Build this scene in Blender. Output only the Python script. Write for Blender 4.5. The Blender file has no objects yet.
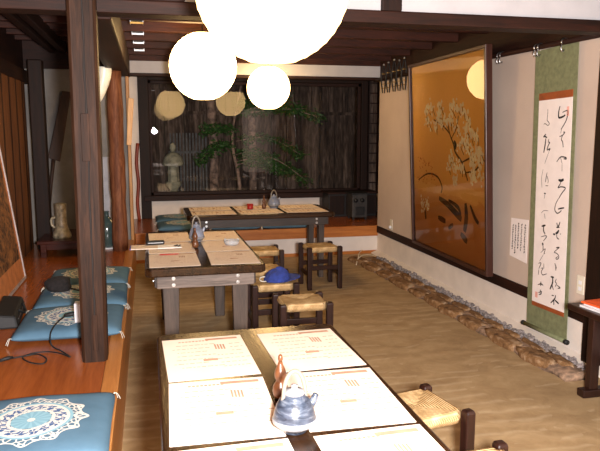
import bpy, bmesh, math, random
from mathutils import Vector, Matrix
PI = math.pi
random.seed(7)
S = bpy.context.scene
C = S.collection
STROKES=[(0.01,[(0.31,1.602),(0.3,1.567),(0.302,1.532),(0.319,1.528),(0.351,1.534),(0.37,1.543)]),(0.006,[(0.34,1.559),(0.36,1.566),(0.388,1.569),(0.398,1.56),(0.394,1.54),(0.382,1.506),(0.349,1.467),(0.334,1.452)]),(0.004,[(0.178,1.591),(0.18,1.565),(0.177,1.519),(0.189,1.509),(0.204,1.493),(0.187,1.483),(0.156,1.496),(0.141,1.491)]),(0.002,[(0.342,1.456),(0.332,1.427)]),(0.006,[(0.322,1.406),(0.354,1.414),(0.375,1.432),(0.36,1.434)]),(0.006,[(0.354,1.414),(0.344,1.387),(0.358,1.372),(0.368,1.337)]),(0.007,[(0.308,1.242),(0.347,1.274),(0.4,1.271),(0.405,1.262),(0.38,1.263)]),(0.002,[(0.343,1.274),(0.367,1.232)]),(0.008,[(0.171,1.426),(0.146,1.405)]),(0.008,[(0.154,1.413),(0.186,1.402)]),(0.009,[(0.173,1.397),(0.169,1.353),(0.158,1.301)]),(0.006,[(0.209,1.392),(0.202,1.374),(0.22,1.369),(0.208,1.354),(0.194,1.32),(0.228,1.329),(0.216,1.313)]),(0.002,[(0.217,1.308),(0.176,1.228)]),(0.003,[(0.366,1.232),(0.37,1.182)]),(0.014,[(0.338,1.125),(0.365,1.121),(0.393,1.13)]),(0.006,[(0.365,1.123),(0.359,1.1),(0.337,1.074),(0.369,1.081),(0.408,1.079),(0.413,1.069),(0.381,1.039),(0.352,1.003)]),(0.002,[(0.161,1.19),(0.149,1.126),(0.159,1.065)]),(0.005,[(0.209,1.169),(0.202,1.14),(0.196,1.103)]),(0.004,[(0.21,1.146),(0.226,1.115),(0.223,1.097)]),(0.004,[(0.198,1.079),(0.229,1.08)]),(0.006,[(0.185,1.027),(0.208,1.025)]),(0.003,[(0.198,1.034),(0.193,0.992)]),(0.006,[(0.349,1.002),(0.325,0.968),(0.316,0.931),(0.331,0.91),(0.352,0.906),(0.376,0.918),(0.387,0.929)]),(0.008,[(0.35,0.933),(0.382,0.941),(0.414,0.947)]),(0.007,[(0.346,0.842),(0.356,0.822)]),(0.008,[(0.381,0.852),(0.368,0.824),(0.349,0.81)]),(0.006,[(0.344,0.81),(0.378,0.815)]),(0.012,[(0.373,0.796),(0.36,0.779),(0.34,0.768)]),(0.003,[(0.166,0.889),(0.196,0.909),(0.245,0.912)]),(0.002,[(0.202,0.891),(0.214,0.855)]),(0.01,[(0.179,0.8),(0.223,0.811)]),(0.008,[(0.203,0.811),(0.204,0.774),(0.224,0.75)]),(0.01,[(0.313,0.763),(0.335,0.762)]),(0.006,[(0.352,0.764),(0.358,0.744),(0.379,0.736)]),(0.004,[(0.396,0.776),(0.389,0.77)]),(0.008,[(0.356,0.676),(0.389,0.682)]),(0.005,[(0.385,0.679),(0.337,0.644),(0.359,0.64),(0.385,0.63),(0.387,0.612),(0.371,0.601),(0.358,0.606),(0.378,0.62)]),(0.006,[(0.349,0.57),(0.363,0.552),(0.37,0.538)]),(0.005,[(0.18,0.726),(0.228,0.74),(0.242,0.734),(0.209,0.701)]),(0.013,[(0.197,0.686),(0.209,0.672)]),(0.006,[(0.208,0.672),(0.211,0.634)]),(0.004,[(0.185,0.616),(0.236,0.652),(0.222,0.615),(0.234,0.622)]),(0.002,[(0.218,0.609),(0.177,0.555)]),(0.005,[(0.165,0.538),(0.196,0.545),(0.173,0.502)]),(0.004,[(0.228,0.548),(0.231,0.514)]),(0.005,[(0.361,0.549),(0.366,0.523)]),(0.01,[(0.314,0.472),(0.348,0.473)]),(0.01,[(0.335,0.474),(0.337,0.434),(0.312,0.385)]),(0.006,[(0.333,0.421),(0.351,0.389)]),(0.005,[(0.378,0.468),(0.365,0.447),(0.381,0.438),(0.368,0.414)]),(0.006,[(0.386,0.428),(0.421,0.418),(0.398,0.409)]),(0.006,[(0.335,0.348),(0.359,0.351)]),(0.008,[(0.378,0.359),(0.371,0.333),(0.33,0.295)]),(0.007,[(0.362,0.327),(0.365,0.289)]),(0.009,[(0.372,0.324),(0.417,0.309)]),(0.004,[(0.173,0.497),(0.171,0.459)]),(0.005,[(0.198,0.509),(0.223,0.514),(0.205,0.488),(0.222,0.467),(0.267,0.483)]),(0.007,[(0.206,0.417),(0.207,0.385)]),(0.006,[(0.172,0.387),(0.208,0.401),(0.234,0.395)]),(0.006,[(0.206,0.36),(0.204,0.328)]),(0.005,[(0.182,0.332),(0.218,0.35),(0.214,0.33),(0.189,0.321)])]
BLOSSOM=[(0.358,1.289),(0.406,1.324),(0.474,1.34),(0.524,1.311),(0.376,1.215),(0.442,1.177),(0.666,1.342),(0.706,1.323),(0.683,1.28),(0.661,1.245),(0.903,1.324),(0.96,1.335),(1.016,1.323),(0.94,1.289),(1.051,1.294),(1.123,1.3),(1.157,1.267),(1.19,1.234),(1.241,1.208),(1.257,1.176),(0.72,1.209),(0.781,1.217),(0.699,1.183),(0.595,1.193),(0.86,1.224),(0.936,1.205),(0.897,1.181),(0.819,1.182),(0.592,1.148),(1.027,1.146),(1.062,1.121),(1.204,1.129),(1.22,1.096),(1.304,1.097),(1.354,1.105),(1.401,1.066),(1.287,1.065),(1.131,1.03),(1.2,1.023),(1.093,0.988),(1.233,0.983),(1.3,0.961),(1.399,0.987),(1.431,0.965),(1.462,0.934),(1.382,0.932),(1.266,0.928),(1.298,0.889),(1.331,0.866),(0.904,0.898),(0.883,0.863),(0.922,0.89),(0.977,0.841),(0.841,0.809),(1.069,0.829),(1.104,0.806),(1.158,0.808),(1.314,0.849),(1.33,0.826),(1.413,0.893),(1.428,0.847),(1.459,0.817),(1.294,0.751),(1.344,0.746),(1.328,0.769),(0.99,0.705),(1.013,0.792),(1.477,0.919),(0.231,0.425),(0.239,0.396),(0.348,0.398),(0.373,0.43),(1.009,0.705),(0.99,0.687),(1.294,0.75),(1.36,0.73),(1.473,0.746)]
BRANCH=[(0.016,[(0.858,1.173),(0.893,1.087),(0.965,1.003),(1.0,0.936),(1.124,0.857),(1.192,0.777),(1.225,0.714)]),(0.012,[(1.124,0.857),(1.332,0.914)]),(0.012,[(0.893,1.087),(0.758,1.156),(0.553,1.212)]),(0.01,[(0.929,1.053),(1.026,1.138),(1.067,1.236)]),(0.03,[(0.977,1.028),(1.006,0.995),(0.982,0.961)]),(0.012,[(1.192,0.777),(1.362,0.804),(1.46,0.872)]),(0.014,[(0.149,0.644),(0.391,0.718),(0.611,0.704),(0.711,0.621),(0.687,0.564)]),(0.05,[(0.643,0.514),(0.845,0.472),(1.035,0.406),(1.107,0.381)]),(0.03,[(0.847,0.517),(1.037,0.476),(1.09,0.413)]),(0.05,[(1.184,0.526),(1.197,0.41),(1.158,0.285)]),(0.045,[(1.084,0.257),(1.208,0.208)]),(0.03,[(1.27,0.518),(1.351,0.429),(1.416,0.389)]),(0.04,[(0.612,0.335),(0.778,0.32)]),(0.03,[(0.299,0.373),(0.317,0.278)]),(0.03,[(0.836,0.265),(0.936,0.314)])]

# ------------------------------------------------------------------ materials
def lin(c):
    r = []
    for v in c[:3]:
        v = v / 255.0
        r.append(v / 12.92 if v <= .04045 else ((v + .055) / 1.055) ** 2.4)
    return (r[0], r[1], r[2], 1)

class NT:
    """small node-tree writer"""
    def __init__(s, name):
        s.m = bpy.data.materials.new(name); s.m.use_nodes = True
        s.t = s.m.node_tree; s.t.nodes.clear()
        s.out = s.t.nodes.new('ShaderNodeOutputMaterial')
        s.co = s.t.nodes.new('ShaderNodeTexCoord')
    def n(s, typ, **k):
        nd = s.t.nodes.new(typ)
        for a, v in k.items(): setattr(nd, a, v)
        return nd
    def l(s, a, b): s.t.links.new(a, b)
    def mth(s, op, a, b=None, c=None):
        nd = s.n('ShaderNodeMath', operation=op)
        for i, v in enumerate((a, b, c)):
            if v is None: continue
            if isinstance(v, (int, float)): nd.inputs[i].default_value = v
            else: s.l(v, nd.inputs[i])
        return nd.outputs[0]
    def vec(s, scale=(1, 1, 1), rot=(0, 0, 0)):
        mp = s.n('ShaderNodeMapping')
        mp.inputs['Scale'].default_value = scale; mp.inputs['Rotation'].default_value = rot
        s.l(s.co.outputs['Object'], mp.inputs[0]); return mp.outputs[0]
    def noise(s, scale=5, vec=(1, 1, 1), detail=4, rough=.55, dist=0):
        nz = s.n('ShaderNodeTexNoise'); nz.inputs['Scale'].default_value = scale
        nz.inputs['Detail'].default_value = detail; nz.inputs['Roughness'].default_value = rough
        nz.inputs['Distortion'].default_value = dist
        s.l(s.vec(vec), nz.inputs['Vector']); return nz.outputs['Fac']
    def ramp(s, fac, stops):
        r = s.n('ShaderNodeValToRGB'); e = r.color_ramp.elements
        while len(e) < len(stops): e.new(.5)
        for i, (p, c) in enumerate(stops): e[i].position = p; e[i].color = lin(c)
        s.l(fac, r.inputs[0]); return r.outputs[0]
    def mix(s, fac, a, b):
        m = s.n('ShaderNodeMix', data_type='RGBA')
        if isinstance(fac, (int, float)): m.inputs[0].default_value = fac
        else: s.l(fac, m.inputs[0])
        for i, v in ((6, a), (7, b)):
            if isinstance(v, tuple): m.inputs[i].default_value = lin(v)
            else: s.l(v, m.inputs[i])
        return m.outputs[2]
    def bsdf(s, col, rough=.6, metal=0, spec=.5, bump=None, bstr=.3, bdist=.01):
        b = s.n('ShaderNodeBsdfPrincipled')
        if isinstance(col, tuple): b.inputs['Base Color'].default_value = lin(col)
        else: s.l(col, b.inputs['Base Color'])
        if isinstance(rough, (int, float)): b.inputs['Roughness'].default_value = rough
        else: s.l(rough, b.inputs['Roughness'])
        b.inputs['Metallic'].default_value = metal
        b.inputs['Specular IOR Level'].default_value = spec
        if bump is not None:
            bp = s.n('ShaderNodeBump'); bp.inputs['Strength'].default_value = bstr
            bp.inputs['Distance'].default_value = bdist
            s.l(bump, bp.inputs['Height']); s.l(bp.outputs[0], b.inputs['Normal'])
        s.l(b.outputs[0], s.out.inputs[0]); return b

def plain(name, col, rough=.6, metal=0, spec=.5, var=.12, scale=14, bstr=.12):
    t = NT(name); f = t.noise(scale)
    d = tuple(max(0, v * (1 - var)) for v in col); e = tuple(min(255, v * (1 + var)) for v in col)
    t.bsdf(t.ramp(f, [(.3, d), (.7, e)]), rough, metal, spec, f, bstr); return t.m

def wood(name, c1, c2, vec=(1, 12, 12), scale=3, rough=.5, bstr=.25, spec=.4, c3=None):
    t = NT(name)
    f = t.noise(scale, vec, 6, .62, .6); g = t.noise(scale * 5, vec, 3, .5)
    h = t.mth('ADD', t.mth('MULTIPLY', f, .7), t.mth('MULTIPLY', g, .3))
    stops = [(.34, c1), (.66, c2)] if c3 is None else [(.32, c1), (.5, c2), (.7, c3)]
    t.bsdf(t.ramp(h, stops), rough, 0, spec, h, bstr, .006); return t.m

def thin_glass(name, tint=(255, 255, 255), ior=1.45):
    t = NT(name)
    tr = t.n('ShaderNodeBsdfTransparent'); tr.inputs[0].default_value = lin(tint)
    gl = t.n('ShaderNodeBsdfGlossy'); gl.inputs['Roughness'].default_value = 0.0
    fr = t.n('ShaderNodeFresnel'); fr.inputs[0].default_value = ior
    mx = t.n('ShaderNodeMixShader')
    t.l(fr.outputs[0], mx.inputs[0]); t.l(tr.outputs[0], mx.inputs[1]); t.l(gl.outputs[0], mx.inputs[2])
    t.l(mx.outputs[0], t.out.inputs[0]); return t.m

def paper_light(name, col, strength):
    t = NT(name)
    e = t.n('ShaderNodeEmission'); e.inputs[0].default_value = (col[0], col[1], col[2], 1); e.inputs[1].default_value = strength
    t.l(e.outputs[0], t.out.inputs[0]); return t.m

LAMP = (1.0, .63, .26)
M = {}
def build_materials():
    M['lamp'] = paper_light('lantern paper', LAMP, 12.0)
    M['lamp_soft'] = paper_light('lantern paper soft', LAMP, 4.6)
    M['floor'] = floor_mat()
    M['platform'] = wood('platform boards', (134, 68, 28), (160, 88, 40), (9, .7, 9), 2.2, .24, .06, .5)
    M['edge'] = wood('edge board', (160, 100, 48), (192, 130, 70), (9, .7, 9), 2.2, .35, .1)
    M['board_x'] = wood('front board', (150, 84, 34), (190, 120, 58), (.7, 9, 9), 2.2, .35, .1)
    M['plaster'] = plain('white plaster', (216, 206, 196), .85, var=.03, scale=6)
    M['dull_plaster'] = plain('greyed white plaster', (168, 166, 168), .85, var=.03, scale=6)  # white plaster with a greyer colour to offset the strong lantern light on it
    M['beige'] = beige_mat()
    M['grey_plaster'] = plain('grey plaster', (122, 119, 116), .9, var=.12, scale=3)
    M['dark'] = wood('dark timber', (16, 8, 5), (36, 18, 10), (12, 12, 1), 2.5, .6, .2, .2)
    M['dark_x'] = wood('dark timber along x', (20, 10, 6), (46, 22, 13), (1, 12, 12), 2.5, .6, .2, .2)
    M['dark_y'] = wood('dark timber along y', (20, 10, 6), (46, 22, 13), (12, 1, 12), 2.5, .6, .2, .2)
    M['ceiling'] = wood('ceiling boards', (30, 14, 9), (66, 32, 20), (1, 9, 9), 2.2, .6, .2, .2)
    M['pillar'] = wood('old pillar', (22, 13, 8), (44, 27, 17), (14, 14, 1), 2.2, .6, .4, .15, (66, 43, 29))
    M['crack'] = plain('dark crack', (18, 11, 8), .8)
    M['trunk'] = wood('red brown trunk', (66, 36, 22), (104, 62, 40), (12, 12, 1.2), 2.4, .6, .35, .2, (136, 90, 62))
    M['red_wood'] = wood('red natural wood', (96, 32, 16), (150, 62, 34), (12, 12, 1.2), 2.4, .4)
    M['pale_wood'] = wood('pale wood', (196, 146, 92), (228, 182, 126), (12, 12, 1), 2.4, .5)
    M['tan_wood'] = wood('tan trim wood', (150, 100, 48), (188, 138, 76), (12, 12, 1), 2.4, .5)
    M['slats'] = slat_mat()
    M['table'] = wood('burnt table top', (22, 13, 7), (58, 36, 18), (11, .8, 11), 2.6, .2, .15, .35)
    M['weathered'] = wood('weathered apron', (62, 52, 46), (122, 108, 98), (1, 11, 11), 2.4, .55, .25)
    M['weathered_y'] = wood('weathered rail', (36, 29, 25), (66, 54, 46), (11, 1, 11), 2.4, .55, .25)
    M['leg'] = wood('table leg wood', (44, 36, 31), (82, 68, 58), (11, 11, 1), 2.4, .55, .25)
    M['steel'] = plain('bright steel', (190, 190, 190), .3, 1, var=.05)
    M['stool'] = wood('stool wood', (26, 13, 9), (46, 23, 16), (11, 11, 1), 2.4, .35, .1)
    M['rush'] = rush_mat()
    M['mat'] = plain('placemat paper', (218, 200, 182), .8, var=.02, scale=8, bstr=.03)
    M['ink_brown'] = plain('brown print', (160, 122, 98), .9)
    M['ink'] = plain('black ink', (22, 20, 22), .8)
    M['ink_grey'] = plain('thin ink', (84, 78, 78), .8)
    M['zabuton'] = zabuton_mat()
    M['thread'] = plain('white thread', (214, 210, 196), .9)
    M['pot'] = pot_mat()
    M['pot_white'] = plain('white glaze', (122, 123, 126), .25, var=.03)
    M['pot_handle'] = plain('cream glaze', (118, 108, 94), .3, var=.06)
    M['pot_grey'] = plain('grey glaze', (120, 126, 140), .3, var=.15)
    M['gourd'] = wood('turned gourd wood', (76, 44, 24), (112, 70, 42), (8, 8, 2), 3, .3, .05)
    M['red'] = plain('red lacquer', (150, 26, 22), .3)
    M['black'] = plain('black plastic', (11, 11, 12), .65)
    M['black_cloth'] = plain('black cloth', (22, 18, 18), .95, var=.5, scale=60, bstr=.8)
    M['white'] = plain('white plastic', (220, 222, 226), .4, var=.03)
    M['sheet'] = plain('white sheet', (236, 234, 232), .8, var=.02)
    M['blue'] = plain('blue edge', (60, 66, 150), .6)
    M['cap'] = plain('navy cap cloth', (38, 56, 128), .9, var=.15, scale=40, bstr=.4)
    M['green_cloth'] = plain('green silk mount', (112, 116, 84), .8, var=.1, scale=30)
    M['brown_silk'] = plain('brown silk band', (136, 66, 26), .7)
    M['scroll_paper'] = plain('scroll paper', (226, 216, 212), .85, var=.02)
    M['seal'] = plain('pale red seal', (216, 160, 148), .85)
    M['gold'] = painting_mat()
    M['frame'] = wood('painting frame', (44, 23, 18), (70, 40, 30), (11, 11, 1), 2.4, .35)
    M['blossom'] = plain('white blossom paint', (246, 238, 222), .8, var=.08)
    M['branch'] = plain('dark branch paint', (76, 48, 24), .8, var=.25)
    M['bird'] = plain('black bird paint', (30, 24, 20), .8)
    M['flower_red'] = plain('orange flower paint', (180, 84, 40), .8)
    M['glass'] = thin_glass('clear glass')
    M['picture_glass'] = thin_glass('picture glass', ior=1.38)
    M['art'] = art_mat()
    M['silver'] = plain('silver edge', (168, 160, 158), .4, .3)
    M['art_margin'] = plain('tan margin', (168, 104, 56), .7)
    M['stone'] = stone_mat()
    M['gravel'] = plain('grey gravel', (118, 110, 108), .95, var=.4, scale=40, bstr=.9)
    M['mortar'] = plain('earth bed', (128, 104, 84), .95, var=.3, scale=25, bstr=.8)
    M['straw'] = plain('pale straw', (206, 190, 160), .9)
    M['lacquer'] = wood('lacquered shelf', (38, 16, 12), (72, 32, 22), (1, 11, 11), 2.4, .25)
    M['vase'] = plain('mottled grey vase', (134, 124, 104), .35, var=.35, scale=24, bstr=.5)
    M['bottle'] = plain('dark grey green glaze', (58, 72, 70), .15, var=.15)
    M['horn'] = plain('pale celadon glaze', (226, 228, 218), .3, var=.05)
    M['pale_grey'] = plain('pale grey panel', (158, 160, 168), .8, var=.05)
    M['paddle'] = wood('dark paddle wood', (34, 20, 16), (58, 36, 26), (11, 11, 1), 2.4, .6)
    M['iron'] = plain('blackened iron', (26, 25, 25), .55, .3, var=.3)
    M['stove'] = plain('dark grey stove', (50, 47, 45), .6, .2, var=.25)
    M['brass'] = plain('old brass', (150, 116, 60), .4, .7)
    M['ivory'] = plain('ivory plastic', (216, 208, 190), .5, var=.02)
    M['orange'] = plain('orange cover', (206, 84, 40), .35, var=.2, scale=9)
    M['white_cover'] = plain('white cover', (206, 204, 206), .35, var=.1, scale=9)
    M['fence'] = fence_mat()
    M['bark'] = plain('pale bark', (116, 98, 88), .9, var=.5, scale=12, bstr=.9)
    M['leaf'] = plain('green leaf', (42, 78, 28), .6, var=.3)
    M['lantern_stone'] = plain('garden stone', (150, 148, 128), .9, var=.2, scale=12, bstr=.7)
    M['earth'] = plain('garden earth', (60, 62, 38), .95, var=.4, scale=10, bstr=.8)
    M['picket'] = plain('grey picket', (92, 92, 92), .8, var=.2)
    M['clear'] = clear_mat()

def floor_mat():
    t = NT('earthen floor')
    a = t.noise(1.1, (1, 1, 1), 4, .6, 2.2); b = t.noise(6.5, (1, 1.2, 1), 5, .62, 2.6); c = t.noise(60, (1, 1, 1), 3)
    w = t.n('ShaderNodeTexWave', wave_type='RINGS'); w.inputs['Scale'].default_value = 1.3
    w.inputs['Distortion'].default_value = 14; w.inputs['Detail'].default_value = 4; w.inputs['Detail Scale'].default_value = 1.2
    t.l(t.vec((1, 1, .2)), w.inputs[0])
    h = t.mth('ADD', t.mth('MULTIPLY', a, .45), t.mth('ADD', t.mth('MULTIPLY', b, .40), t.mth('MULTIPLY', w.outputs['Fac'], .15)))
    sw = t.n('ShaderNodeTexWave', wave_type='RINGS'); sw.inputs['Scale'].default_value = 3.2
    sw.inputs['Distortion'].default_value = 7; sw.inputs['Detail'].default_value = 3; sw.inputs['Detail Scale'].default_value = .55
    t.l(t.vec((1, 1, .2)), sw.inputs[0])
    mask = t.mth('MULTIPLY', t.mth('POWER', sw.outputs['Fac'], 5), t.mth('GREATER_THAN', t.noise(2.2, (1, 1, 1), 3, .5, 1.5), .50))
    mask = t.mth('MULTIPLY', mask, t.mth('MULTIPLY', t.noise(18, (1, 1, 1), 3), .5))
    t.bsdf(t.mix(mask, t.ramp(h, [(.3, (140, 114, 80)), (.5, (157, 131, 94)), (.7, (174, 148, 110))]), (206, 186, 152)), .75, 0, .35,
           t.mth('ADD', h, t.mth('MULTIPLY', c, .12)), .22, .02); return t.m

def stone_mat():
    t = NT('tan stone'); f = t.noise(5, (1, 1, 1), 6, .68, .6); g = t.noise(26, (1, 1, 1), 4, .6)
    h = t.mth('ADD', t.mth('MULTIPLY', f, .7), t.mth('MULTIPLY', g, .3))
    t.bsdf(t.ramp(h, [(.36, (66, 46, 30)), (.5, (128, 95, 62)), (.66, (182, 156, 126))]), .92, 0, .2, h, .9, .02); return t.m

def clear_mat():
    t = NT('ashtray glass'); b = t.bsdf((232, 234, 236), .08); b.inputs['Transmission Weight'].default_value = .6; return t.m

def beige_mat():
    t = NT('beige wall covering'); f = t.noise(90, (1, 1, 1), 2); g = t.noise(2)
    t.bsdf(t.ramp(g, [(.3, (182, 164, 150)), (.7, (195, 177, 162))]), .85, 0, .3, f, .25, .004); return t.m

def slat_mat():
    t = NT('brown slat boards')
    sp = t.n('ShaderNodeSeparateXYZ'); t.l(t.co.outputs['Object'], sp.inputs[0])
    st = t.mth('FRACT', t.mth('MULTIPLY', sp.outputs[1], 3.4)); k = t.mth('LESS_THAN', st, .16)
    f = t.noise(3, (1, 14, 1), 4)
    col = t.ramp(f, [(.3, (78, 48, 28)), (.7, (118, 76, 46))])
    t.bsdf(t.mix(k, col, (34, 20, 12)), .6, 0, .2, t.mth('SUBTRACT', 1.0, k), .5, .01); return t.m

def rush_mat():
    t = NT('woven rush')
    sp = t.n('ShaderNodeSeparateXYZ'); t.l(t.co.outputs['Object'], sp.inputs[0])
    x, y, z = sp.outputs
    ax = t.mth('ABSOLUTE', x); ay = t.mth('ABSOLUTE', y)
    m = t.mth('MAXIMUM', ax, t.mth('MULTIPLY', ay, 1.08))
    top = t.mth('GREATER_THAN', z, .012)
    cord_top = t.mth('SINE', t.mth('MULTIPLY', m, 620))
    along = t.mth('SINE', t.mth('MULTIPLY', t.mth('ADD', x, y), 620))
    cord = t.mth('ADD', t.mth('MULTIPLY', top, cord_top), t.mth('MULTIPLY', t.mth('SUBTRACT', 1.0, top), along))
    f = t.noise(26, (1, 1, 1), 4); g = t.mth('ADD', t.mth('MULTIPLY', cord, .10), f)
    sw = t.mth('GREATER_THAN', ax, t.mth('MULTIPLY', ay, 1.08))
    base = t.ramp(g, [(.3, (156, 124, 80)), (.55, (190, 158, 110)), (.75, (212, 184, 138))])
    col = t.mix(t.mth('MULTIPLY', sw, .22), base, (140, 106, 62))
    t.bsdf(col, .7, 0, .3, t.mth('ADD', t.mth('MULTIPLY', cord, .5), f), .6, .006); return t.m

def zabuton_mat():
    t = NT('blue zabuton cloth')
    sp = t.n('ShaderNodeSeparateXYZ'); t.l(t.co.outputs['Object'], sp.inputs[0])
    x, y, z = sp.outputs
    r = t.mth('SQRT', t.mth('ADD', t.mth('MULTIPLY', x, x), t.mth('MULTIPLY', y, y)))
    th = t.mth('ARCTAN2', y, x)
    sc = t.mth('ABSOLUTE', t.mth('COSINE', t.mth('MULTIPLY', th, 6)))
    edge = t.mth('ADD', .178, t.mth('MULTIPLY', t.mth('POWER', sc, 3), .024))
    inside = t.mth('LESS_THAN', r, edge)
    rim = t.mth('MULTIPLY', inside, t.mth('GREATER_THAN', r, t.mth('SUBTRACT', edge, .007)))
    def band(a, b): return t.mth('MULTIPLY', t.mth('GREATER_THAN', r, a), t.mth('LESS_THAN', r, b))
    base = t.ramp(t.noise(5, (1, 1, 1), 3), [(.3, (68, 98, 118)), (.7, (86, 119, 140))])
    white = (214, 212, 202); pale = (136, 178, 192); deep = (66, 96, 140)
    vor = t.n('ShaderNodeTexVoronoi', feature='DISTANCE_TO_EDGE'); vor.inputs['Scale'].default_value = 44
    t.l(t.vec(), vor.inputs['Vector'])
    scroll = t.mth('LESS_THAN', vor.outputs['Distance'], .115)
    petals = t.mth('GREATER_THAN', t.mth('SINE', t.mth('MULTIPLY', th, 14)), -.1)
    wav = t.mth('SINE', t.mth('ADD', t.mth('MULTIPLY', th, 16), t.mth('MULTIPLY', r, 120)))
    col = base
    col = t.mix(t.mth('MULTIPLY', inside, scroll), col, white)
    col = t.mix(rim, col, white)
    col = t.mix(band(.134, .146), col, pale)
    col = t.mix(band(.128, .134), col, white)
    col = t.mix(band(.074, .128), col, white)
    blob = t.mth('MULTIPLY', band(.084, .122), t.mth('GREATER_THAN', t.mth('MULTIPLY', wav, t.mth('SINE', t.mth('MULTIPLY', r, 150))), -.25))
    blob = t.mth('MULTIPLY', blob, t.mth('GREATER_THAN', vor.outputs['Distance'], .05))
    col = t.mix(blob, col, deep)
    col = t.mix(band(0, .07), col, t.mix(t.mth('MULTIPLY', petals, .5), pale, (104, 150, 170)))
    col = t.mix(band(0, .014), col, white)
    topside = t.mth('GREATER_THAN', z, .028)
    col = t.mix(topside, base, col)
    t.bsdf(col, .85, 0, .25, t.noise(160, (1, 1, 1), 2), .25, .003); return t.m

def pot_mat():
    t = NT('brushed blue grey glaze')
    f = t.noise(9, (1.4, 1.4, 5), 5, .65, 1.5)
    t.bsdf(t.ramp(f, [(.36, (26, 32, 42)), (.5, (52, 60, 73)), (.68, (92, 98, 107))]), .3, 0, .5, f, .3, .004); return t.m

def painting_mat():
    t = NT('gold painted silk')
    sp = t.n('ShaderNodeSeparateXYZ'); t.l(t.co.outputs['Object'], sp.inputs[0])
    f = t.noise(2.4, (1, 1, 1.6), 5, .6, .8); g = t.noise(30, (1, 1, 1), 3)
    v = t.mth('ADD', sp.outputs[2], t.mth('MULTIPLY', t.mth('SUBTRACT', f, .5), .25))
    col = t.ramp(t.mth('DIVIDE', v, 1.74), [(.02, (186, 124, 78)), (.26, (206, 146, 90)), (.34, (232, 182, 112)), (.62, (238, 190, 112)), (.95, (242, 200, 128))])
    mist = t.mth('MULTIPLY', t.mth('LESS_THAN', t.mth('ABSOLUTE', t.mth('SUBTRACT', v, .60)), .05), .55)
    col = t.mix(mist, col, (244, 206, 140))
    t.bsdf(t.mix(t.mth('MULTIPLY', g, .2), col, (206, 150, 88)), .6, 0, .4); return t.m

def art_mat():
    t = NT('speckled brown picture')
    f = t.noise(22, (1, 1, 1), 6, .7, 1.0); g = t.noise(5, (1, 1, 1), 3)
    h = t.mth('ADD', t.mth('MULTIPLY', f, .75), t.mth('MULTIPLY', g, .25))
    t.bsdf(t.ramp(h, [(.44, (46, 30, 20)), (.52, (120, 78, 42)), (.68, (156, 108, 62))]), .6, 0, .4); return t.m

def fence_mat():
    t = NT('weathered fence bark')
    f = t.noise(2.0, (2.6, 2.6, .22), 6, .65, 1.0); g = t.noise(11, (3, 3, .5), 4, .6)
    h = t.mth('ADD', t.mth('MULTIPLY', f, .6), t.mth('MULTIPLY', g, .4))
    t.bsdf(t.ramp(h, [(.36, (30, 26, 25)), (.5, (74, 62, 55)), (.64, (126, 108, 97))]), .9, 0, .2, h, .6, .02); return t.m

# ------------------------------------------------------------------ mesh helpers
def box(bm, x0, x1, y0, y1, z0, z1, mi=0):
    v = [bm.verts.new(p) for p in ((x0, y0, z0), (x1, y0, z0), (x1, y1, z0), (x0, y1, z0), (x0, y0, z1), (x1, y0, z1), (x1, y1, z1), (x0, y1, z1))]
    for f in ((0, 3, 2, 1), (4, 5, 6, 7), (0, 1, 5, 4), (1, 2, 6, 5), (2, 3, 7, 6), (3, 0, 4, 7)):
        bm.faces.new([v[i] for i in f]).material_index = mi
    return v
def prism(bm, base, top, mi=0):
    """closed solid between two rings of the same length"""
    a = [bm.verts.new(p) for p in base]; b = [bm.verts.new(p) for p in top]; n = len(a)
    bm.faces.new(a[::-1]).material_index = mi; bm.faces.new(b).material_index = mi
    for i in range(n): bm.faces.new((a[i], a[(i + 1) % n], b[(i + 1) % n], b[i])).material_index = mi
def lathe(bm, prof, seg=32, c=(0, 0, 0), sy=1.0, mi=0):
    rings = []
    for r, z in prof:
        if r < 1e-5: rings.append([bm.verts.new((c[0], c[1], c[2] + z))])
        else: rings.append([bm.verts.new((c[0] + r * math.cos(2 * PI * k / seg), c[1] + r * sy * math.sin(2 * PI * k / seg), c[2] + z)) for k in range(seg)])
    for a, b in zip(rings, rings[1:]):
        for k in range(seg):
            q = (a[k % len(a)], a[(k + 1) % len(a)], b[(k + 1) % len(b)], b[k % len(b)])
            u = []
            for w in q:
                if w not in u: u.append(w)
            if len(u) > 2: bm.faces.new(u).material_index = mi
    for ring, fl in ((rings[0], True), (rings[-1], False)):
        if len(ring) > 2: bm.faces.new(ring[::-1] if fl else ring).material_index = mi
def tube(bm, pts, r, seg=8, mi=0):
    pts = [Vector(p) for p in pts]; n = len(pts)
    rad = r if isinstance(r, (list, tuple)) else [r] * n
    rings = []; up = None
    for i, p in enumerate(pts):
        d = (pts[min(i + 1, n - 1)] - pts[max(i - 1, 0)]).normalized()
        if up is None: up = Vector((0, 0, 1)) if abs(d.z) < .9 else Vector((1, 0, 0))
        a = d.cross(up).normalized(); b = a.cross(d).normalized(); up = b
        rings.append([bm.verts.new(p + (a * math.cos(2 * PI * k / seg) + b * math.sin(2 * PI * k / seg)) * rad[i]) for k in range(seg)])
    for A, B in zip(rings, rings[1:]):
        for k in range(seg): bm.faces.new((A[k], A[(k + 1) % seg], B[(k + 1) % seg], B[k])).material_index = mi
    bm.faces.new(rings[0][::-1]).material_index = mi; bm.faces.new(rings[-1]).material_index = mi
def smooth_pts(pts, n=4):
    """Catmull-Rom through the points"""
    P = [Vector(p) for p in pts]; out = []
    for i in range(len(P) - 1):
        a, b, c, d = P[max(i - 1, 0)], P[i], P[i + 1], P[min(i + 2, len(P) - 1)]
        for k in range(n):
            t = k / n
            out.append(.5 * ((2 * b) + (c - a) * t + (2 * a - 5 * b + 4 * c - d) * t * t + (3 * b - 3 * c + d - a) * t ** 3))
    out.append(P[-1]); return out
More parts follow.
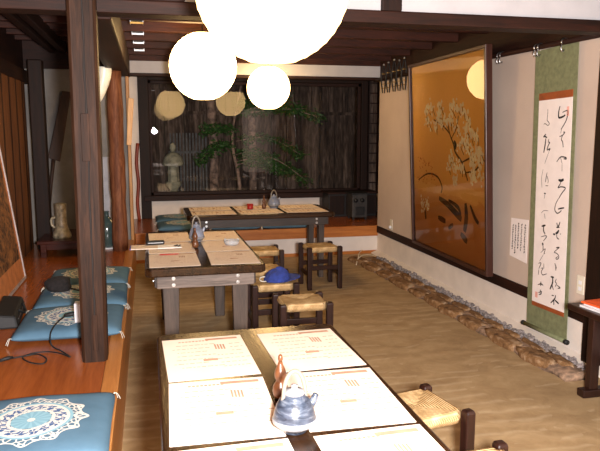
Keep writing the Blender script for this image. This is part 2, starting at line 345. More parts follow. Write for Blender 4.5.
def blob(bm, c, r, seed=0, jit=.18, sub=2, mi=0):
    rnd = random.Random(seed); t = bmesh.new(); bmesh.ops.create_icosphere(t, subdivisions=sub, radius=1)
    ph = [rnd.uniform(0, 6) for _ in range(6)]
    vs = {}
    for v in t.verts:
        x, y, z = v.co
        k = 1 + jit * (math.sin(3 * x + ph[0]) * math.cos(2.6 * y + ph[1]) + .6 * math.sin(4 * z + ph[2] + 2 * x) + .4 * math.sin(6 * y + ph[3]))
        # flatten towards a rounded block
        q = max(abs(x), abs(y), abs(z)) ** .45
        vs[v.index] = bm.verts.new((c[0] + x * k * r[0] / q, c[1] + y * k * r[1] / q, c[2] + z * k * r[2] / q))
    for f in t.faces: bm.faces.new([vs[v.index] for v in f.verts]).material_index = mi
    t.free()
def ribbon(bm, pts, w, y=0.0, taper=True, th=.0006, mi=0):
    """brush stroke in the local x-z plane, front face at y - th"""
    P = smooth_pts([(p[0], 0, p[1]) for p in pts], 4); n = len(P)
    ring = []
    for i, p in enumerate(P):
        d = (P[min(i + 1, n - 1)] - P[max(i - 1, 0)]); d = d.normalized() if d.length > 1e-6 else Vector((1, 0, 0))
        nrm = Vector((-d.z, 0, d.x)); t = i / max(1, n - 1)
        k = (.55 + .6 * math.sin(PI * (.15 + .8 * (1 - t)))) if taper else 1.0
        ring.append((p + nrm * w * .5 * k, p - nrm * w * .5 * k))
    f = [[bm.verts.new((q.x, y - th, q.z)) for q in pr] for pr in ring]; b = [[bm.verts.new((q.x, y, q.z)) for q in pr] for pr in ring]
    for i in range(n - 1):
        bm.faces.new((f[i][0], f[i][1], f[i + 1][1], f[i + 1][0])).material_index = mi
        bm.faces.new((b[i][0], b[i + 1][0], b[i + 1][1], b[i][1])).material_index = mi
        bm.faces.new((f[i][0], f[i + 1][0], b[i + 1][0], b[i][0])).material_index = mi
        bm.faces.new((f[i][1], b[i][1], b[i + 1][1], f[i + 1][1])).material_index = mi
def B(): return bmesh.new()
def obj(name, bm, mats, parent=None, bevel=0, smooth=False, label=None, sub=0):
    bmesh.ops.recalc_face_normals(bm, faces=bm.faces)
    me = bpy.data.meshes.new(name); bm.to_mesh(me); bm.free()
    for m in (mats if isinstance(mats, (list, tuple)) else [mats]): me.materials.append(M[m])
    if smooth:
        for p in me.polygons: p.use_smooth = True
    o = bpy.data.objects.new(name, me); C.objects.link(o)
    if parent is not None: o.parent = parent
    if bevel:
        b = o.modifiers.new('bevel', 'BEVEL'); b.width = bevel; b.segments = 2; b.limit_method = 'ANGLE'; b.angle_limit = .6
    if sub:
        s = o.modifiers.new('sub', 'SUBSURF'); s.levels = sub; s.render_levels = sub
    if label: o['label'] = label
    return o
def tag(o, label, cat, group=None):
    o['label'] = label; o['category'] = cat
    if group: o['group'] = group
    return o
def thing(name, label, cat, loc=(0, 0, 0), rot=(0, 0, 0), group=None):
    o = bpy.data.objects.new(name, None); C.objects.link(o); o.empty_display_size = .1
    o.location = loc; o.rotation_euler = rot if isinstance(rot, tuple) else (0, 0, rot)
    return tag(o, label, cat, group)
def struct(name, bm, mats, bevel=0, smooth=False):
    o = obj(name, bm, mats, None, bevel, smooth); o['kind'] = 'structure'; return o
def dup(root, loc, rz=0.0, label=None):
    def cp(o, par):
        c = o.copy(); C.objects.link(c)
        if par is not None: c.parent = par
        for ch in list(o.children): cp(ch, c)
        return c
    r = cp(root, None); r.location = loc; r.rotation_euler = (0, 0, rz)
    if label: r['label'] = label
    return r
def bx(*a):
    bm = B(); box(bm, *a); return bm

# ------------------------------------------------------------------ the room
XR, YE, YW, ZP = 2.65, 7.27, 8.55, .33      # right wall, far platform front, window wall, platform height
def build_room():
    bm = B(); box(bm, -.16, XR, -1.5, YE + .02, -.1, 0); struct('floor', bm, 'floor')
    # left raised platform with its edge board
    bm = B(); box(bm, -2.0, -.235, -1.5, YW, -.1, ZP); struct('floor_platform', bm, 'platform')
    bm = B(); box(bm, -.235, -.16, -1.5, YE, -.1, ZP + .002); struct('trim_1', bm, 'edge', .006)
    # far raised platform: boards, front board, white panel and base strip
    bm = B(); box(bm, -.235, 3.7, YE + .05, YW, -.1, ZP); struct('floor_platform', bm, 'platform')
    bm = B(); box(bm, -.16, XR, YE, YE + .05, ZP - .12, ZP + .002); struct('trim_2', bm, 'board_x', .005)
    bm = B(); box(bm, -.16, XR, YE + .02, YE + .05, .03, ZP - .12); struct('wall_front', bm, 'plaster')
    bm = B(); box(bm, -.16, XR, YE + .005, YE + .05, -.01, .035); struct('baseboard_front', bm, 'board_x', .003)
    # right wall: white below the rail, beige above, dark boarding at the top
    bm = B(); box(bm, XR, XR + .12, -1.5, YE + .02, -.1, .26, 0); box(bm, XR, XR + .12, -1.5, YE + .02, .26, 2.03, 1); box(bm, XR - .01, XR + .12, -1.5, YE + .02, 2.03, 2.7, 2)
    struct('wall_right', bm, ['plaster', 'beige', 'dark_y'])
    bm = B(); prism(bm, [(2.565, 3.15, -.01), (XR, 3.15, -.01), (XR, 3.15, .04), (2.572, 3.15, .012)], [(2.565, YE, -.01), (XR, YE, -.01), (XR, YE, .04), (2.572, YE, .012)], 0); struct('baseboard_right', bm, 'plaster')
    bm = B(); box(bm, XR - .016, XR + .01, -1.5, YE + .02, .25, .33); struct('trim_3', bm, 'dark_y', .006)
    bm = B(); box(bm, XR - .045, XR + .05, 3.28, 3.42, 0, 2.03); struct('trim_4', bm, 'dark', .006)
    bm = B(); box(bm, XR + .02, 3.7, YE - .1, YE + .018, -.1, 2.7); struct('wall_return', bm, 'beige')
    # window wall
    bm = B()
    box(bm, -.35, 3.7, YW, YW + .12, -.1, .585, 0); box(bm, -.35, -.02, YW, YW + .12, .585, 2.7, 0)
    box(bm, -.02, 3.7, YW, YW + .12, 2.14, 2.7, 1)
    struct('wall_back', bm, ['plaster', 'dark_x'])
    bm = B(); box(bm, 3.6, 3.72, YE, YW + .1, -.1, 2.7); struct('wall_far_right', bm, 'dark')
    w = thing('window_1', 'wide dark framed window looking onto the night garden', 'window', (0, YW, 0)); w['kind'] = 'structure'
    bm = B(); box(bm, -.10, .03, -.04, .1, ZP, 2.16); box(bm, 2.84, 2.93, -.04, .1, ZP, 2.16)
    box(bm, .03, 2.84, -.04, .1, 2.08, 2.16); obj('window_frame', bm, 'dark', w, .006)
    bm = B(); box(bm, -.06, 2.9, -.08, .1, .56, .63); obj('window_sill', bm, 'dark_x', w, .006)
    bm = B(); box(bm, .03, .065, .0, .05, .63, 2.08); box(bm, 2.80, 2.84, .0, .05, .63, 2.08); box(bm, .03, 2.84, .0, .05, .63, .67); box(bm, .03, 2.84, .0, .05, 2.04, 2.08)
    obj('sash', bm, 'dark_x', w, .004)
    bm = B(); vs = [bm.verts.new(p) for p in ((.06, .025, .66), (2.81, .025, .66), (2.81, .025, 2.05), (.06, .025, 2.05))]; bm.faces.new(vs)
    obj('window_pane', bm, 'glass', w)
    # lattice window right of it
    w = thing('window_2', 'narrow lattice window at the right end of the window wall', 'window', (0, YW, 0)); w['kind'] = 'structure'
    bm = B(); box(bm, 2.93, 3.6, .05, .1, .6, 2.14); obj('window_backing', bm, 'fence', w)
    bm = B()
    for k in range(5): box(bm, 2.95 + k * .13, 2.968 + k * .13, -.01, .03, .6, 2.14)
    for k in range(12): box(bm, 2.93, 3.6, -.008, .025, .6 + k * .135, .616 + k * .135)
    obj('lattice', bm, 'dark', w)
    # left side
    bm = B(); box(bm, -1.27, -1.105, -1.5, 6.64, ZP, 1.92); struct('wall_left', bm, 'slats')
    bm = B(); box(bm, -1.27, -1.09, -1.5, 6.9, 1.9, 2.02, 0); box(bm, -1.27, -1.14, -1.5, 7.0, 2.02, 2.7, 0); struct('trim_5', bm, 'dark_y', .01)
    bm = B(); box(bm, -1.05, -.925, 6.50, 6.64, ZP, 2.1); struct('trim_6', bm, 'dark', .01)
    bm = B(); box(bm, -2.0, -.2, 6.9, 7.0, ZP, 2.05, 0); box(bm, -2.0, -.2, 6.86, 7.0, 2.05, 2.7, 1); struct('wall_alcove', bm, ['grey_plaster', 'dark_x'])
    bm = B(); box(bm, -.195, -.165, 6.86, 7.02, ZP, 2.3); struct('trim_7', bm, 'tan_wood', .004)
    bm = B(); box(bm, -.35, -.2, 7.0, YW, ZP, 2.7); struct('wall_side', bm, 'plaster')
    # ceilings, joists and beams
    bm = B(); box(bm, -2.0, 3.7, 3.42, YE, 2.33, 2.4); struct('ceiling', bm, 'ceiling')
    bm = B(); box(bm, -2.0, 3.7, YE, YW + .1, 2.16, 2.24); struct('ceiling', bm, 'dark_x')
    bm = B(); box(bm, -2.0, 3.7, -1.5, 3.42, 2.62, 2.7); struct('ceiling', bm, 'ceiling')
    for k in range(7):
        y = 3.72 + k * .53
        bm = B(); box(bm, -.2, XR - .01, y, y + .07, 2.21, 2.33); struct('ceiling_joist', bm, 'ceiling', .006)
    for k in range(9):
        y = 3.62 + k * .36
        bm = B(); box(bm, -1.2, -.3, y, y + .05, 2.27, 2.33); struct('ceiling_joist', bm, 'ceiling', .006)
    for x in (-.87, -.77):
        bm = B(); box(bm, x - .03, x + .03, 3.42, 6.86, 2.2, 2.29); struct('ceiling_beam', bm, 'dark_y', .008)
    bm = B(); box(bm, -2.0, XR - .01, 3.28, 3.42, 2.0, 2.065); struct('ceiling_beam', bm, 'dark_x', .008)
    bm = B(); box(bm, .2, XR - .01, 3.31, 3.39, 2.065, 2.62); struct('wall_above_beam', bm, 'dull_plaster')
    bm = B(); box(bm, -2.0, .2, 3.29, 3.41, 2.065, 2.62); struct('ceiling_beam', bm, 'dark_x', .008)
    bm = B(); box(bm, 1.20, 1.31, 3.285, 3.415, 2.065, 2.62); struct('trim_8', bm, 'dark', .006)
    bm = B(); box(bm, -.34, -.15, 3.42, 7.0, 1.99, 2.21); struct('ceiling_beam', bm, 'dark_y', .012)
    bm = B(); box(bm, -.2, XR - .01, YE - .02, YE + .12, 2.03, 2.06); struct('ceiling_beam', bm, 'dark_x', .004)
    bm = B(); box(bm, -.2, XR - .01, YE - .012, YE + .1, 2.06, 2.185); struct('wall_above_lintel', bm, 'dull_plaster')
    bm = B(); box(bm, -.2, XR - .01, YE - .03, YE + .1, 2.185, 2.34); struct('ceiling_beam', bm, 'ceiling', .008)

def build_pillars():
    # squared old front pillar
    t = thing('wooden_pillar', 'thick squared old wooden pillar with a long crack, on the platform edge in front', 'pillar', (-.285, 3.26, ZP))
    bm = B()
    n = 9; rows = []
    rnd = random.Random(3)
    for i in range(n):
        z = i / (n - 1) * 2.27; w = .060 + .006 * z / 2.0 + rnd.uniform(-.0015, .0015); cx = .014 * z / 2
        ch = .014
        pts = [(-w + ch, -w), (w - ch, -w), (w, -w + ch), (w, w - ch), (w - ch, w), (-w + ch, w), (-w, w - ch), (-w, -w + ch)]
        rows.append([bm.verts.new((cx + p[0], p[1], z)) for p in pts])
    for a, b in zip(rows, rows[1:]):
        for k in range(8): bm.faces.new((a[k], a[(k + 1) % 8], b[(k + 1) % 8], b[k]))
    bm.faces.new(rows[0][::-1]); bm.faces.new(rows[-1])
    obj('post', bm, 'pillar', t)
    bm = B()
    pts = [(.006 + rnd.uniform(-.003, .003) + .014 * z / 2, -.0628 - .003 * z, z) for z in [k * .1 for k in range(2, 23)]]
    tube(bm, pts, [.0022 + .0032 * abs(math.sin(k * 1.7)) for k in range(len(pts))], 5)
    obj('crack', bm, 'crack', t)
    bm = B(); box(bm, -.013, .025, -.072, -.05, .98, 1.20); obj('inlay_block', bm, 'pillar', t, .002)
    bm = B(); box(bm, -.003, .02, -.0665, -.05, .06, .24); obj('inlay_block', bm, 'pillar', t, .002)
    # round trunk pillar
    bm = B(); prof = []
    for i in range(15):
        z = i / 14 * 1.67; prof.append((.070 + .004 * math.sin(i * 1.3) + .003 * math.sin(i * 2.9), z))
    lathe(bm, prof, 20)
    o = obj('wooden_pillar', bm, 'trunk', None, 0, True); o.location = (-.28, 6.3, ZP)
    tag(o, 'round reddish brown trunk pillar at the alcove corner, behind the front pillar', 'pillar')
    bm = B(); tube(bm, smooth_pts([(-.13, 8.42, ZP), (-.145, 8.42, .55), (-.125, 8.42, .8), (-.14, 8.42, 1.05), (-.118, 8.42, 1.3)], 4), .022, 10)
    o = obj('wooden_pole', bm, 'red_wood', None, 0, True); tag(o, 'slim crooked red wooden pole standing left of the window', 'pole')
    bm = B(); prism(bm, [(-.205, 6.80, 1.31), (-.158, 6.80, 1.31), (-.158, 6.825, 1.31), (-.205, 6.825, 1.31)], [(-.172, 6.80, 1.78), (-.118, 6.80, 1.77), (-.118, 6.825, 1.77), (-.172, 6.825, 1.78)])
    o = obj('wooden_plaque', bm, 'pale_wood', None, .006); tag(o, 'blank pale wooden plaque hanging on the tan corner trim', 'plaque')

# ------------------------------------------------------------------ lanterns
def build_lanterns():
    def lantern(loc, R, label, top, mt='lamp'):
        t = thing('paper_lantern', label, 'lantern', loc, 0, 'round paper lanterns')
        bm = B(); prof = []
        n = 60
        for i in range(n + 1):
            a = -PI / 2 + PI * i / n
            if abs(a) > 1.36: continue
            k = R * (1 + .004 * (1 if i % 3 == 0 else -1))
            prof.append((k * math.cos(a), k * math.sin(a)))
        lathe(bm, prof, 40); o = obj('lamp_shade', bm, mt, t, 0, True)
        bm = B(); lathe(bm, [(R * .20, .98 * R - .004), (R * .215, .98 * R), (R * .20, .98 * R + .006), (R * .05, .98 * R + .006)], 20); obj('collar', bm, 'iron', t, 0, True)
        bm = B(); tube(bm, [(0, 0, R * .98), (0, 0, top - loc[2])], .004, 8); obj('cord', bm, 'black', t)
    lantern((.425, 2.24, 1.935), .262, 'largest round white paper lantern, glowing at the top over the nearest table', 2.62, 'lamp_soft')
    lantern((.430, 5.08, 1.933), .2535, 'round glowing paper lantern on the left, above the middle table', 2.33)
    lantern((1.275, 6.95, 1.905), .229, 'smallest looking round glowing paper lantern, near the far lintel', 2.33)

# ------------------------------------------------------------------ tables and what lies on them
TZ = .67; TW, TL = .70, 1.43
def make_table(label):
    t = thing('dining_table', label, 'table', (0, 0, 0), 0, 'low dark wooden dining tables')
    w, l = TW / 2, TL / 2
    bm = B(); c = .03
    ring = [(-w + c, -l), (w - c, -l), (w, -l + c), (w, l - c), (w - c, l), (-w + c, l), (-w, l - c), (-w, -l + c)]
    prism(bm, [(x, y, TZ - .048) for x, y in ring], [(x, y, TZ) for x, y in ring]); obj('tabletop', bm, 'table', t, .008)
    ax, ay = w - .065, l - .07
    for s in (-1, 1):
        a = obj('apron', bx(-ax, ax, s * ay - .015, s * ay + .015, TZ - .128, TZ - .048), 'weathered', t, .004)
        for x in (-.19, .185):
            for z in (TZ - .068, TZ - .107):
                bm = B(); tube(bm, [(x, s * (ay + .013), z), (x, s * (ay + .022), z)], .011, 10); tube(bm, [(x, s * (ay + .02), z), (x, s * (ay + .027), z)], .006, 8)
                obj('bolt', bm, 'steel', a)
        a = obj('apron', bx(s * ax - .014, s * ax + .014, -ay + .016, ay - .016, TZ - .128, TZ - .048), 'weathered_y', t, .004)
        for y in (-ay + .11, ay - .11):
            for z in (TZ - .068, TZ - .107):
                bm = B(); tube(bm, [(s * (ax + .012), y, z), (s * (ax + .021), y, z)], .011, 10); obj('bolt', bm, 'steel', a)
    for sx in (-1, 1):
        for sy in (-1, 1):
            bm = B(); x, y = sx * .205, sy * (ay - .045)
            prism(bm, [(x - .036, y - .024, 0), (x + .036, y - .024, 0), (x + .036, y + .024, 0), (x - .036, y + .024, 0)],
                  [(x - .05, y - .029, TZ - .05), (x + .05, y - .029, TZ - .05), (x + .05, y + .029, TZ - .05), (x - .05, y + .029, TZ - .05)])
            obj('leg', bm, 'leg', t, .005)
    return t
NEAR = (.36, 1.775); MID = (.312, 4.425); FAR = (1.05, 6.39)
def make_mat_meshes():
    bm = B(); box(bm, -.1475, .1475, -.208, .208, 0, .0012); m = obj('place_mat', bm, 'mat')
    bm = B(); rnd = random.Random(5)
    def q(x, y, w, h, mi=0): box(bm, x, x + w, y - h, y, .0012, .0015, mi)
    y = .175
    x = -.09
    for k in range(9): q(x, y, .009, .010); x += .0125
    q(.01, .19, .12, .020, 0)
    for row in range(7):
        y = .13 - row * .038
        x = -.12 + rnd.uniform(0, .03); end = .02 + rnd.uniform(-.03, .02)
        while x < end: w = rnd.uniform(.006, .02); q(x, y, w, .0045); x += w + .005
        x = .0 + rnd.uniform(.03, .05) if row > 2 else .09; end = .13
        while x < end: w = rnd.uniform(.006, .02); q(x, y - .012, w, .0045); x += w + .006
    for k in range(4): q(.035 + k * .010, .12 - k * .002, .006, .055)
    q(-.02, -.03, .05, .02); 
    obj('printed_lettering', bm, 'ink_brown', m)
    return m
def place_mats(proto):
    used = [False]
    rows = ('far', 'middle', 'near'); cols = ('left', 'right')
    def put(x, y, rz, label, group, z=TZ + .0004):
        o = proto if not used[0] else dup(proto, (0, 0, 0))
        used[0] = True; o.location = (x, y, z); o.rotation_euler = (0, 0, rz); tag(o, label, 'placemat', group)
    rnd = random.Random(2)
    for (cx, cy), nm in ((NEAR, 'nearest table'), (MID, 'middle table')):
        for r in range(3):
            for c in range(2):
                x = cx + (-.178, .182)[c]; y = cy + .425 - r * .438
                put(x, y, rnd.uniform(-.03, .03), 'printed paper placemat in the %s row on the %s side of the %s' % (rows[r], cols[c], nm), 'paper placemats on the ' + nm)
    for c in range(3):
        for r in range(2):
            put(FAR[0] - .455 + c * .452, FAR[1] + .175 - r * .335, PI / 2 + rnd.uniform(-.02, .02),
                'printed paper placemat, %s row, %s on the far table' % (('back', 'front')[r], ('left end', 'centre', 'right end')[c]), 'paper placemats on the far table')
def make_pot(label, loc, rz, body='pot'):
    t = thing('teapot', label, 'teapot', loc, rz, 'ceramic bail handled teapots')
    bm = B(); lathe(bm, [(.0, 0), (.036, 0), (.038, .004), (.045, .012), (.060, .026), (.0625, .040), (.060, .056), (.053, .078), (.043, .096), (.031, .106), (.030, .112), (.0, .112)], 36)
    b = obj('body', bm, body, t, 0, True)
    bm = B(); lathe(bm, [(.0445, .0105), (.0575, .0215), (.0640, .027), (.0655, .036), (.0635, .042), (.0600, .040), (.059, .027), (.0445, .0140)], 36); obj('glaze_band', bm, 'pot_white', t, 0, True, 'white glazed band')
    bm = B(); lathe(bm, [(.0, .112), (.030, .112), (.031, .118), (.024, .124), (.012, .127), (.009, .131), (.010, .138), (.0, .141)], 28); obj('lid', bm, 'pot_white' if body == 'pot' else body, t, 0, True)
    bm = B(); tube(bm, smooth_pts([(.044, 0, .066), (.056, 0, .078), (.063, 0, .092), (.068, 0, .102)], 4), [.014, .0135, .013, .0125, .012, .0115, .011, .0105, .010, .0095, .009, .0085, .008], 12); obj('spout', bm, body, t, 0, True)
    bm = B(); pts = [(.033 * math.cos(a), 0, .108 + .072 * math.sin(a)) for a in [PI * k / 14 for k in range(15)]]
    pts = [(.037, 0, .090)] + pts + [(-.037, 0, .090)]
    tube(bm, smooth_pts(pts, 2), .0062, 10); obj('handle', bm, 'pot_handle', t, 0, True, 'white bail handle')
    return t
def make_gourd(label, loc):
    t = thing('spice_shaker', label, 'spice shaker', loc, 0, 'gourd shaped wooden shakers')
    bm = B(); lathe(bm, [(0, 0), (.017, 0), (.021, .008), (.0235, .022), (.021, .038), (.014, .050), (.0125, .054), (.0165, .064), (.018, .074), (.015, .088), (.008, .104), (.0055, .114), (0, .114)], 28)
    obj('body', bm, 'gourd', t, 0, True)
    bm = B(); lathe(bm, [(0, .1145), (.0055, .1145), (.0075, .120), (.0065, .130), (.003, .135), (0, .135)], 16); obj('stopper', bm, 'gourd', t, 0, True)
    return t
def build_tables():
    a = make_table('nearest low dark table covered with paper placemats, at the bottom of the picture'); a.location = (NEAR[0], NEAR[1], 0)
    dup(a, (MID[0], MID[1], 0), 0, 'middle dark table with weathered apron, beside the platform under the left lantern')
    f = dup(a, (FAR[0], FAR[1], 0), PI / 2, 'far dark table set crosswise in front of the window platform')
    for ch in f.children:
        if ch.name.startswith('apron'): ch.material_slots[0].link = 'OBJECT'; ch.material_slots[0].material = M['weathered_y']  # darker apron colour stands in for the weaker light on the far table
    place_mats(make_mat_meshes())
    Z = TZ + .0022
    make_pot('blue grey brushed teapot with white bail handle on the nearest table', (.352, 1.575, Z), .12).scale = (.9, .9, .9)
    make_pot('grey teapot with white handle on the middle table', (.318, 4.60, Z), .1, 'pot_grey').scale = (.86, .86, 1.0)
    make_pot('small grey white teapot at the back of the far table', (1.24, 6.50, Z), .3, 'pot_grey')
    make_gourd('gourd shaped wooden shaker behind the teapot on the nearest table', (.358, 1.79, Z)).scale = (1.0, 1.0, .98)
    make_gourd('gourd shaped wooden shaker in front of the teapot on the middle table', (.292, 4.36, Z))
    make_gourd('gourd shaped wooden shaker between red cup and teapot on the far table', (1.128, 6.45, Z))
    bm = B(); lathe(bm, [(0, 0), (.028, 0), (.031, .006), (.033, .052), (.031, .052), (.028, .01), (0, .01)], 24)
    o = obj('cup', bm, 'red', None, 0, True); o.location = (.985, 6.44, Z); tag(o, 'small dark red cup on the far table, left of the shaker', 'cup')
    # middle table: menu board, pen case, sheet, red pen, ashtray
    t = thing('menu_board', 'cream menu board sticking out over the left edge of the middle table', 'menu board', (.045, 4.435, Z), 0)
    bm = B(); box(bm, -.175, .11, -.075, .075, 0, .007); obj('board', bm, 'mat', t, .002)
    bm = B(); box(bm, -.181, -.175, -.075, .075, 0, .0075); obj('edging', bm, 'blue', t, 0, False, 'blue edging strip')
    bm = B(); box(bm, 0, .155, -.085, .03, 0, .004); o = obj('note_sheet', bm, 'sheet', None); o.location = (.045, 4.42, Z + .0075)
    tag(o, 'white sheet with black brush marks lying on the menu board', 'paper')
    bm = B()
    for pts, w in (([(.11, -.01), (.15, -.04)], .01), ([(.13, .015), (.115, -.045)], .008), ([(.15, .01), (.135, -.06)], .008), ([(.105, -.03), (.15, -.05)], .006)):
        P = [(p[0], p[1], .0045) for p in pts]; tube(bm, P, .0035, 5)
    obj('ink_mark', bm, 'ink', o)
    t = thing('pen_case', 'long black pen case on the menu board', 'pen case', (.03, 4.50, Z + .0075), .06)
    bm = B(); box(bm, -.06, .062, -.02, .02, 0, .028); obj('case_body', bm, 'black', t, .009)
    bm = B(); box(bm, -.05, .052, -.0215, -.0195, .013, .016); obj('zipper', bm, 'steel', t)
    t = thing('pen', 'thin red pen lying on the near left placemat of the middle table', 'pen', (.11, 4.135, Z + .004), .04)
    bm = B(); tube(bm, [(-.058, 0, 0), (.05, 0, 0)], .004, 8); obj('barrel', bm, 'red', t)
    bm = B(); tube(bm, [(.05, 0, 0), (.058, 0, 0), (.066, 0, 0)], [.004, .003, .0008], 8); obj('tip', bm, 'red', t)
    bm = B(); lathe(bm, [(0, 0), (.042, 0), (.05, .008), (.054, .032), (.046, .032), (.042, .014), (0, .012)], 28)
    for k in range(3):
        a = k * 2 * PI / 3 + .4; tube(bm, [(.043 * math.cos(a), .043 * math.sin(a), .032), (.056 * math.cos(a), .056 * math.sin(a), .034)], .006, 8)
    o = obj('ashtray', bm, 'clear', None, 0, True); o.location = (.545, 4.43, Z); tag(o, 'small clear glass ashtray on the right side of the middle table', 'ashtray')

# ------------------------------------------------------------------ stools
def make_stool(label):
    t = thing('stool', label, 'stool', (0, 0, 0), 0, 'rush seated wooden stools')
    hx, hy, h = .155, .145, .401
    N = 24
    bm = B()
    def prof(u): return 1 - abs(u) ** 6
    top = [[None] * (N + 1) for _ in range(N + 1)]; bot = [[None] * (N + 1) for _ in range(N + 1)]
    for i in range(N + 1):
        for j in range(N + 1):
            u, v = -1 + 2 * i / N, -1 + 2 * j / N
            # corners notched in for the posts
            k = max(abs(u), abs(v)); cn = max(0, abs(u) - .78) * max(0, abs(v) - .78) / .0484
            x, y = u * (hx - .012) * (1 - .16 * cn), v * (hy - .012) * (1 - .16 * cn)
            seam = .004 * max(0, 1 - abs(abs(u) - abs(v)) * 9) * (1 if k < .95 else 0)
            z = .026 * min(1, prof(u) * prof(v) * 3) - seam - .004 * (1 - k)
            top[i][j] = bm.verts.new((x, y, z)); bot[i][j] = bm.verts.new((x, y, -.022 * min(1, prof(u) * prof(v) * 3) - .003))
    for i in range(N):
        for j in range(N):
            bm.faces.new((top[i][j], top[i + 1][j], top[i + 1][j + 1], top[i][j + 1])); bm.faces.new((bot[i][j], bot[i][j + 1], bot[i + 1][j + 1], bot[i + 1][j]))
    for i in range(N):
        for A in ((0,), (N,)):
            j = A[0]
            bm.faces.new((top[i][j], bot[i][j], bot[i + 1][j], top[i + 1][j])); bm.faces.new((top[j][i], bot[j][i], bot[j][i + 1], top[j][i + 1]))
    s = obj('seat', bm, 'rush', t, 0, True); s.location = (0, 0, .369)
    for sx in (-1, 1):
        for sy in (-1, 1):
            x, y = sx * (hx - .008), sy * (hy - .008)
            bm = B(); r = .021
            q = lambda k, z: [(x + a * k, y + b * k, z) for a, b in ((-r, -r), (r, -r), (r, r), (-r, r))]
            vs = [[bm.verts.new(p) for p in q(k, z)] for k, z in ((.92, 0), (1, .02), (1, h - .012), (.8, h))]
            for a, b in zip(vs, vs[1:]):
                for k in range(4): bm.faces.new((a[k], a[(k + 1) % 4], b[(k + 1) % 4], b[k]))
            bm.faces.new(vs[0][::-1]); bm.faces.new(vs[-1]); obj('leg', bm, 'stool', t, .006)
    for s in (-1, 1):
        obj('stretcher', bx(-hx + .012, hx - .012, s * (hy - .008) - .011, s * (hy - .008) + .011, .185, .225), 'stool', t, .004)
        obj('stretcher', bx(s * (hx - .008) - .011, s * (hx - .008) + .011, -hy + .012, hy - .012, .125, .165), 'stool', t, .004)
    return t
def build_stools():
    a = make_stool('rush seated stool standing alone right of the others, before the far table'); a.location = (1.545, 5.80, 0); a.rotation_euler = (0, 0, .06)
    for loc, rz, lab in (((.99, 5.74, 0), 0, 'rush seated stool in front of the left half of the far table'),
                         ((.85, 4.93, 0), .05, 'rush seated stool mostly hidden behind the blue cap, far right of middle table'),
                         ((.83, 4.46, 0), .03, 'rush seated stool carrying the blue cap beside the middle table'),
                         ((.925, 3.92, 0), -.02, 'rush seated stool in front of the capped stool, just behind the nearest table'),
                         ((.985, 2.245, 0), .2, 'rush seated stool pushed half under the right side of the nearest table'),
                         ((1.0, 1.735, 0), .05, 'rush seated stool at the bottom edge of the picture, only a seat corner showing')):
        dup(a, loc, rz, lab)
    # cap on the capped stool
    t = thing('cap', 'navy blue baseball cap lying on a rush stool beside the middle table', 'cap', (.865, 4.44, .399), .0)
    bm = B(); seg, n = 26, 9; rings = []
    for i in range(n + 1):
        a = PI / 2 * i / n; r = math.cos(a)
        ring = []
        for k in range(seg if i < n else 1):
            th = 2 * PI * k / seg
            crush = 1 + .07 * math.sin(3 * th + 1) * math.sin(a * 2)
            ring.append(bm.verts.new((.095 * r * math.cos(th) * crush, .085 * r * math.sin(th), (.085 + .014 * math.cos(th - .5)) * math.sin(a) * crush)))
        rings.append(ring)
    for A, Bq in zip(rings, rings[1:]):
        for k in range(seg):
            if len(Bq) == 1: bm.faces.new((A[k], A[(k + 1) % seg], Bq[0]))
            else: bm.faces.new((A[k], A[(k + 1) % seg], Bq[(k + 1) % seg], Bq[k]))
    bm.faces.new(rings[0][::-1]); obj('crown', bm, 'cap', t, 0, True)
    bm = B(); P = []
    for i in range(5):
        u = i / 4; row = []
        for j in range(13):
            a = -1.15 + 2.3 * j / 12; r = .085 + .085 * u * math.cos(a) ** .7
            row.append((r * math.cos(a), r * math.sin(a) * .95, .012 + .020 * (1 - math.cos(a)) * -1 + .016 * u))
        P.append(row)
    up = [[bm.verts.new((x, y, z + .004)) for x, y, z in r] for r in P]; dn = [[bm.verts.new((x, y, z)) for x, y, z in r] for r in P]
    for i in range(4):
        for j in range(12):
            bm.faces.new((up[i][j], up[i + 1][j], up[i + 1][j + 1], up[i][j + 1])); bm.faces.new((dn[i][j], dn[i][j + 1], dn[i + 1][j + 1], dn[i + 1][j]))
    for j in range(12):
        bm.faces.new((up[4][j], dn[4][j], dn[4][j + 1], up[4][j + 1])); bm.faces.new((up[0][j], up[0][j + 1], dn[0][j + 1], dn[0][j]))
    for i in range(4):
        bm.faces.new((up[i][0], dn[i][0], dn[i + 1][0], up[i + 1][0])); bm.faces.new((up[i][12], up[i + 1][12], dn[i + 1][12], dn[i][12]))
    obj('brim', bm, 'cap', t, 0, True)
    bm = B(); tube(bm, smooth_pts([(-.085, -.045, .006), (-.12, -.055, .012), (-.128, -.03, .02), (-.115, -.01, .03), (-.085, .0, .03)], 4), .0045, 6); obj('strap', bm, 'thread', t, 0, True, 'white back strap')
    bm = B(); lathe(bm, [(0, .0), (.009, 0), (.006, .006), (0, .007)], 12, (0, 0, .088)); obj('button', bm, 'cap', t, 0, True)

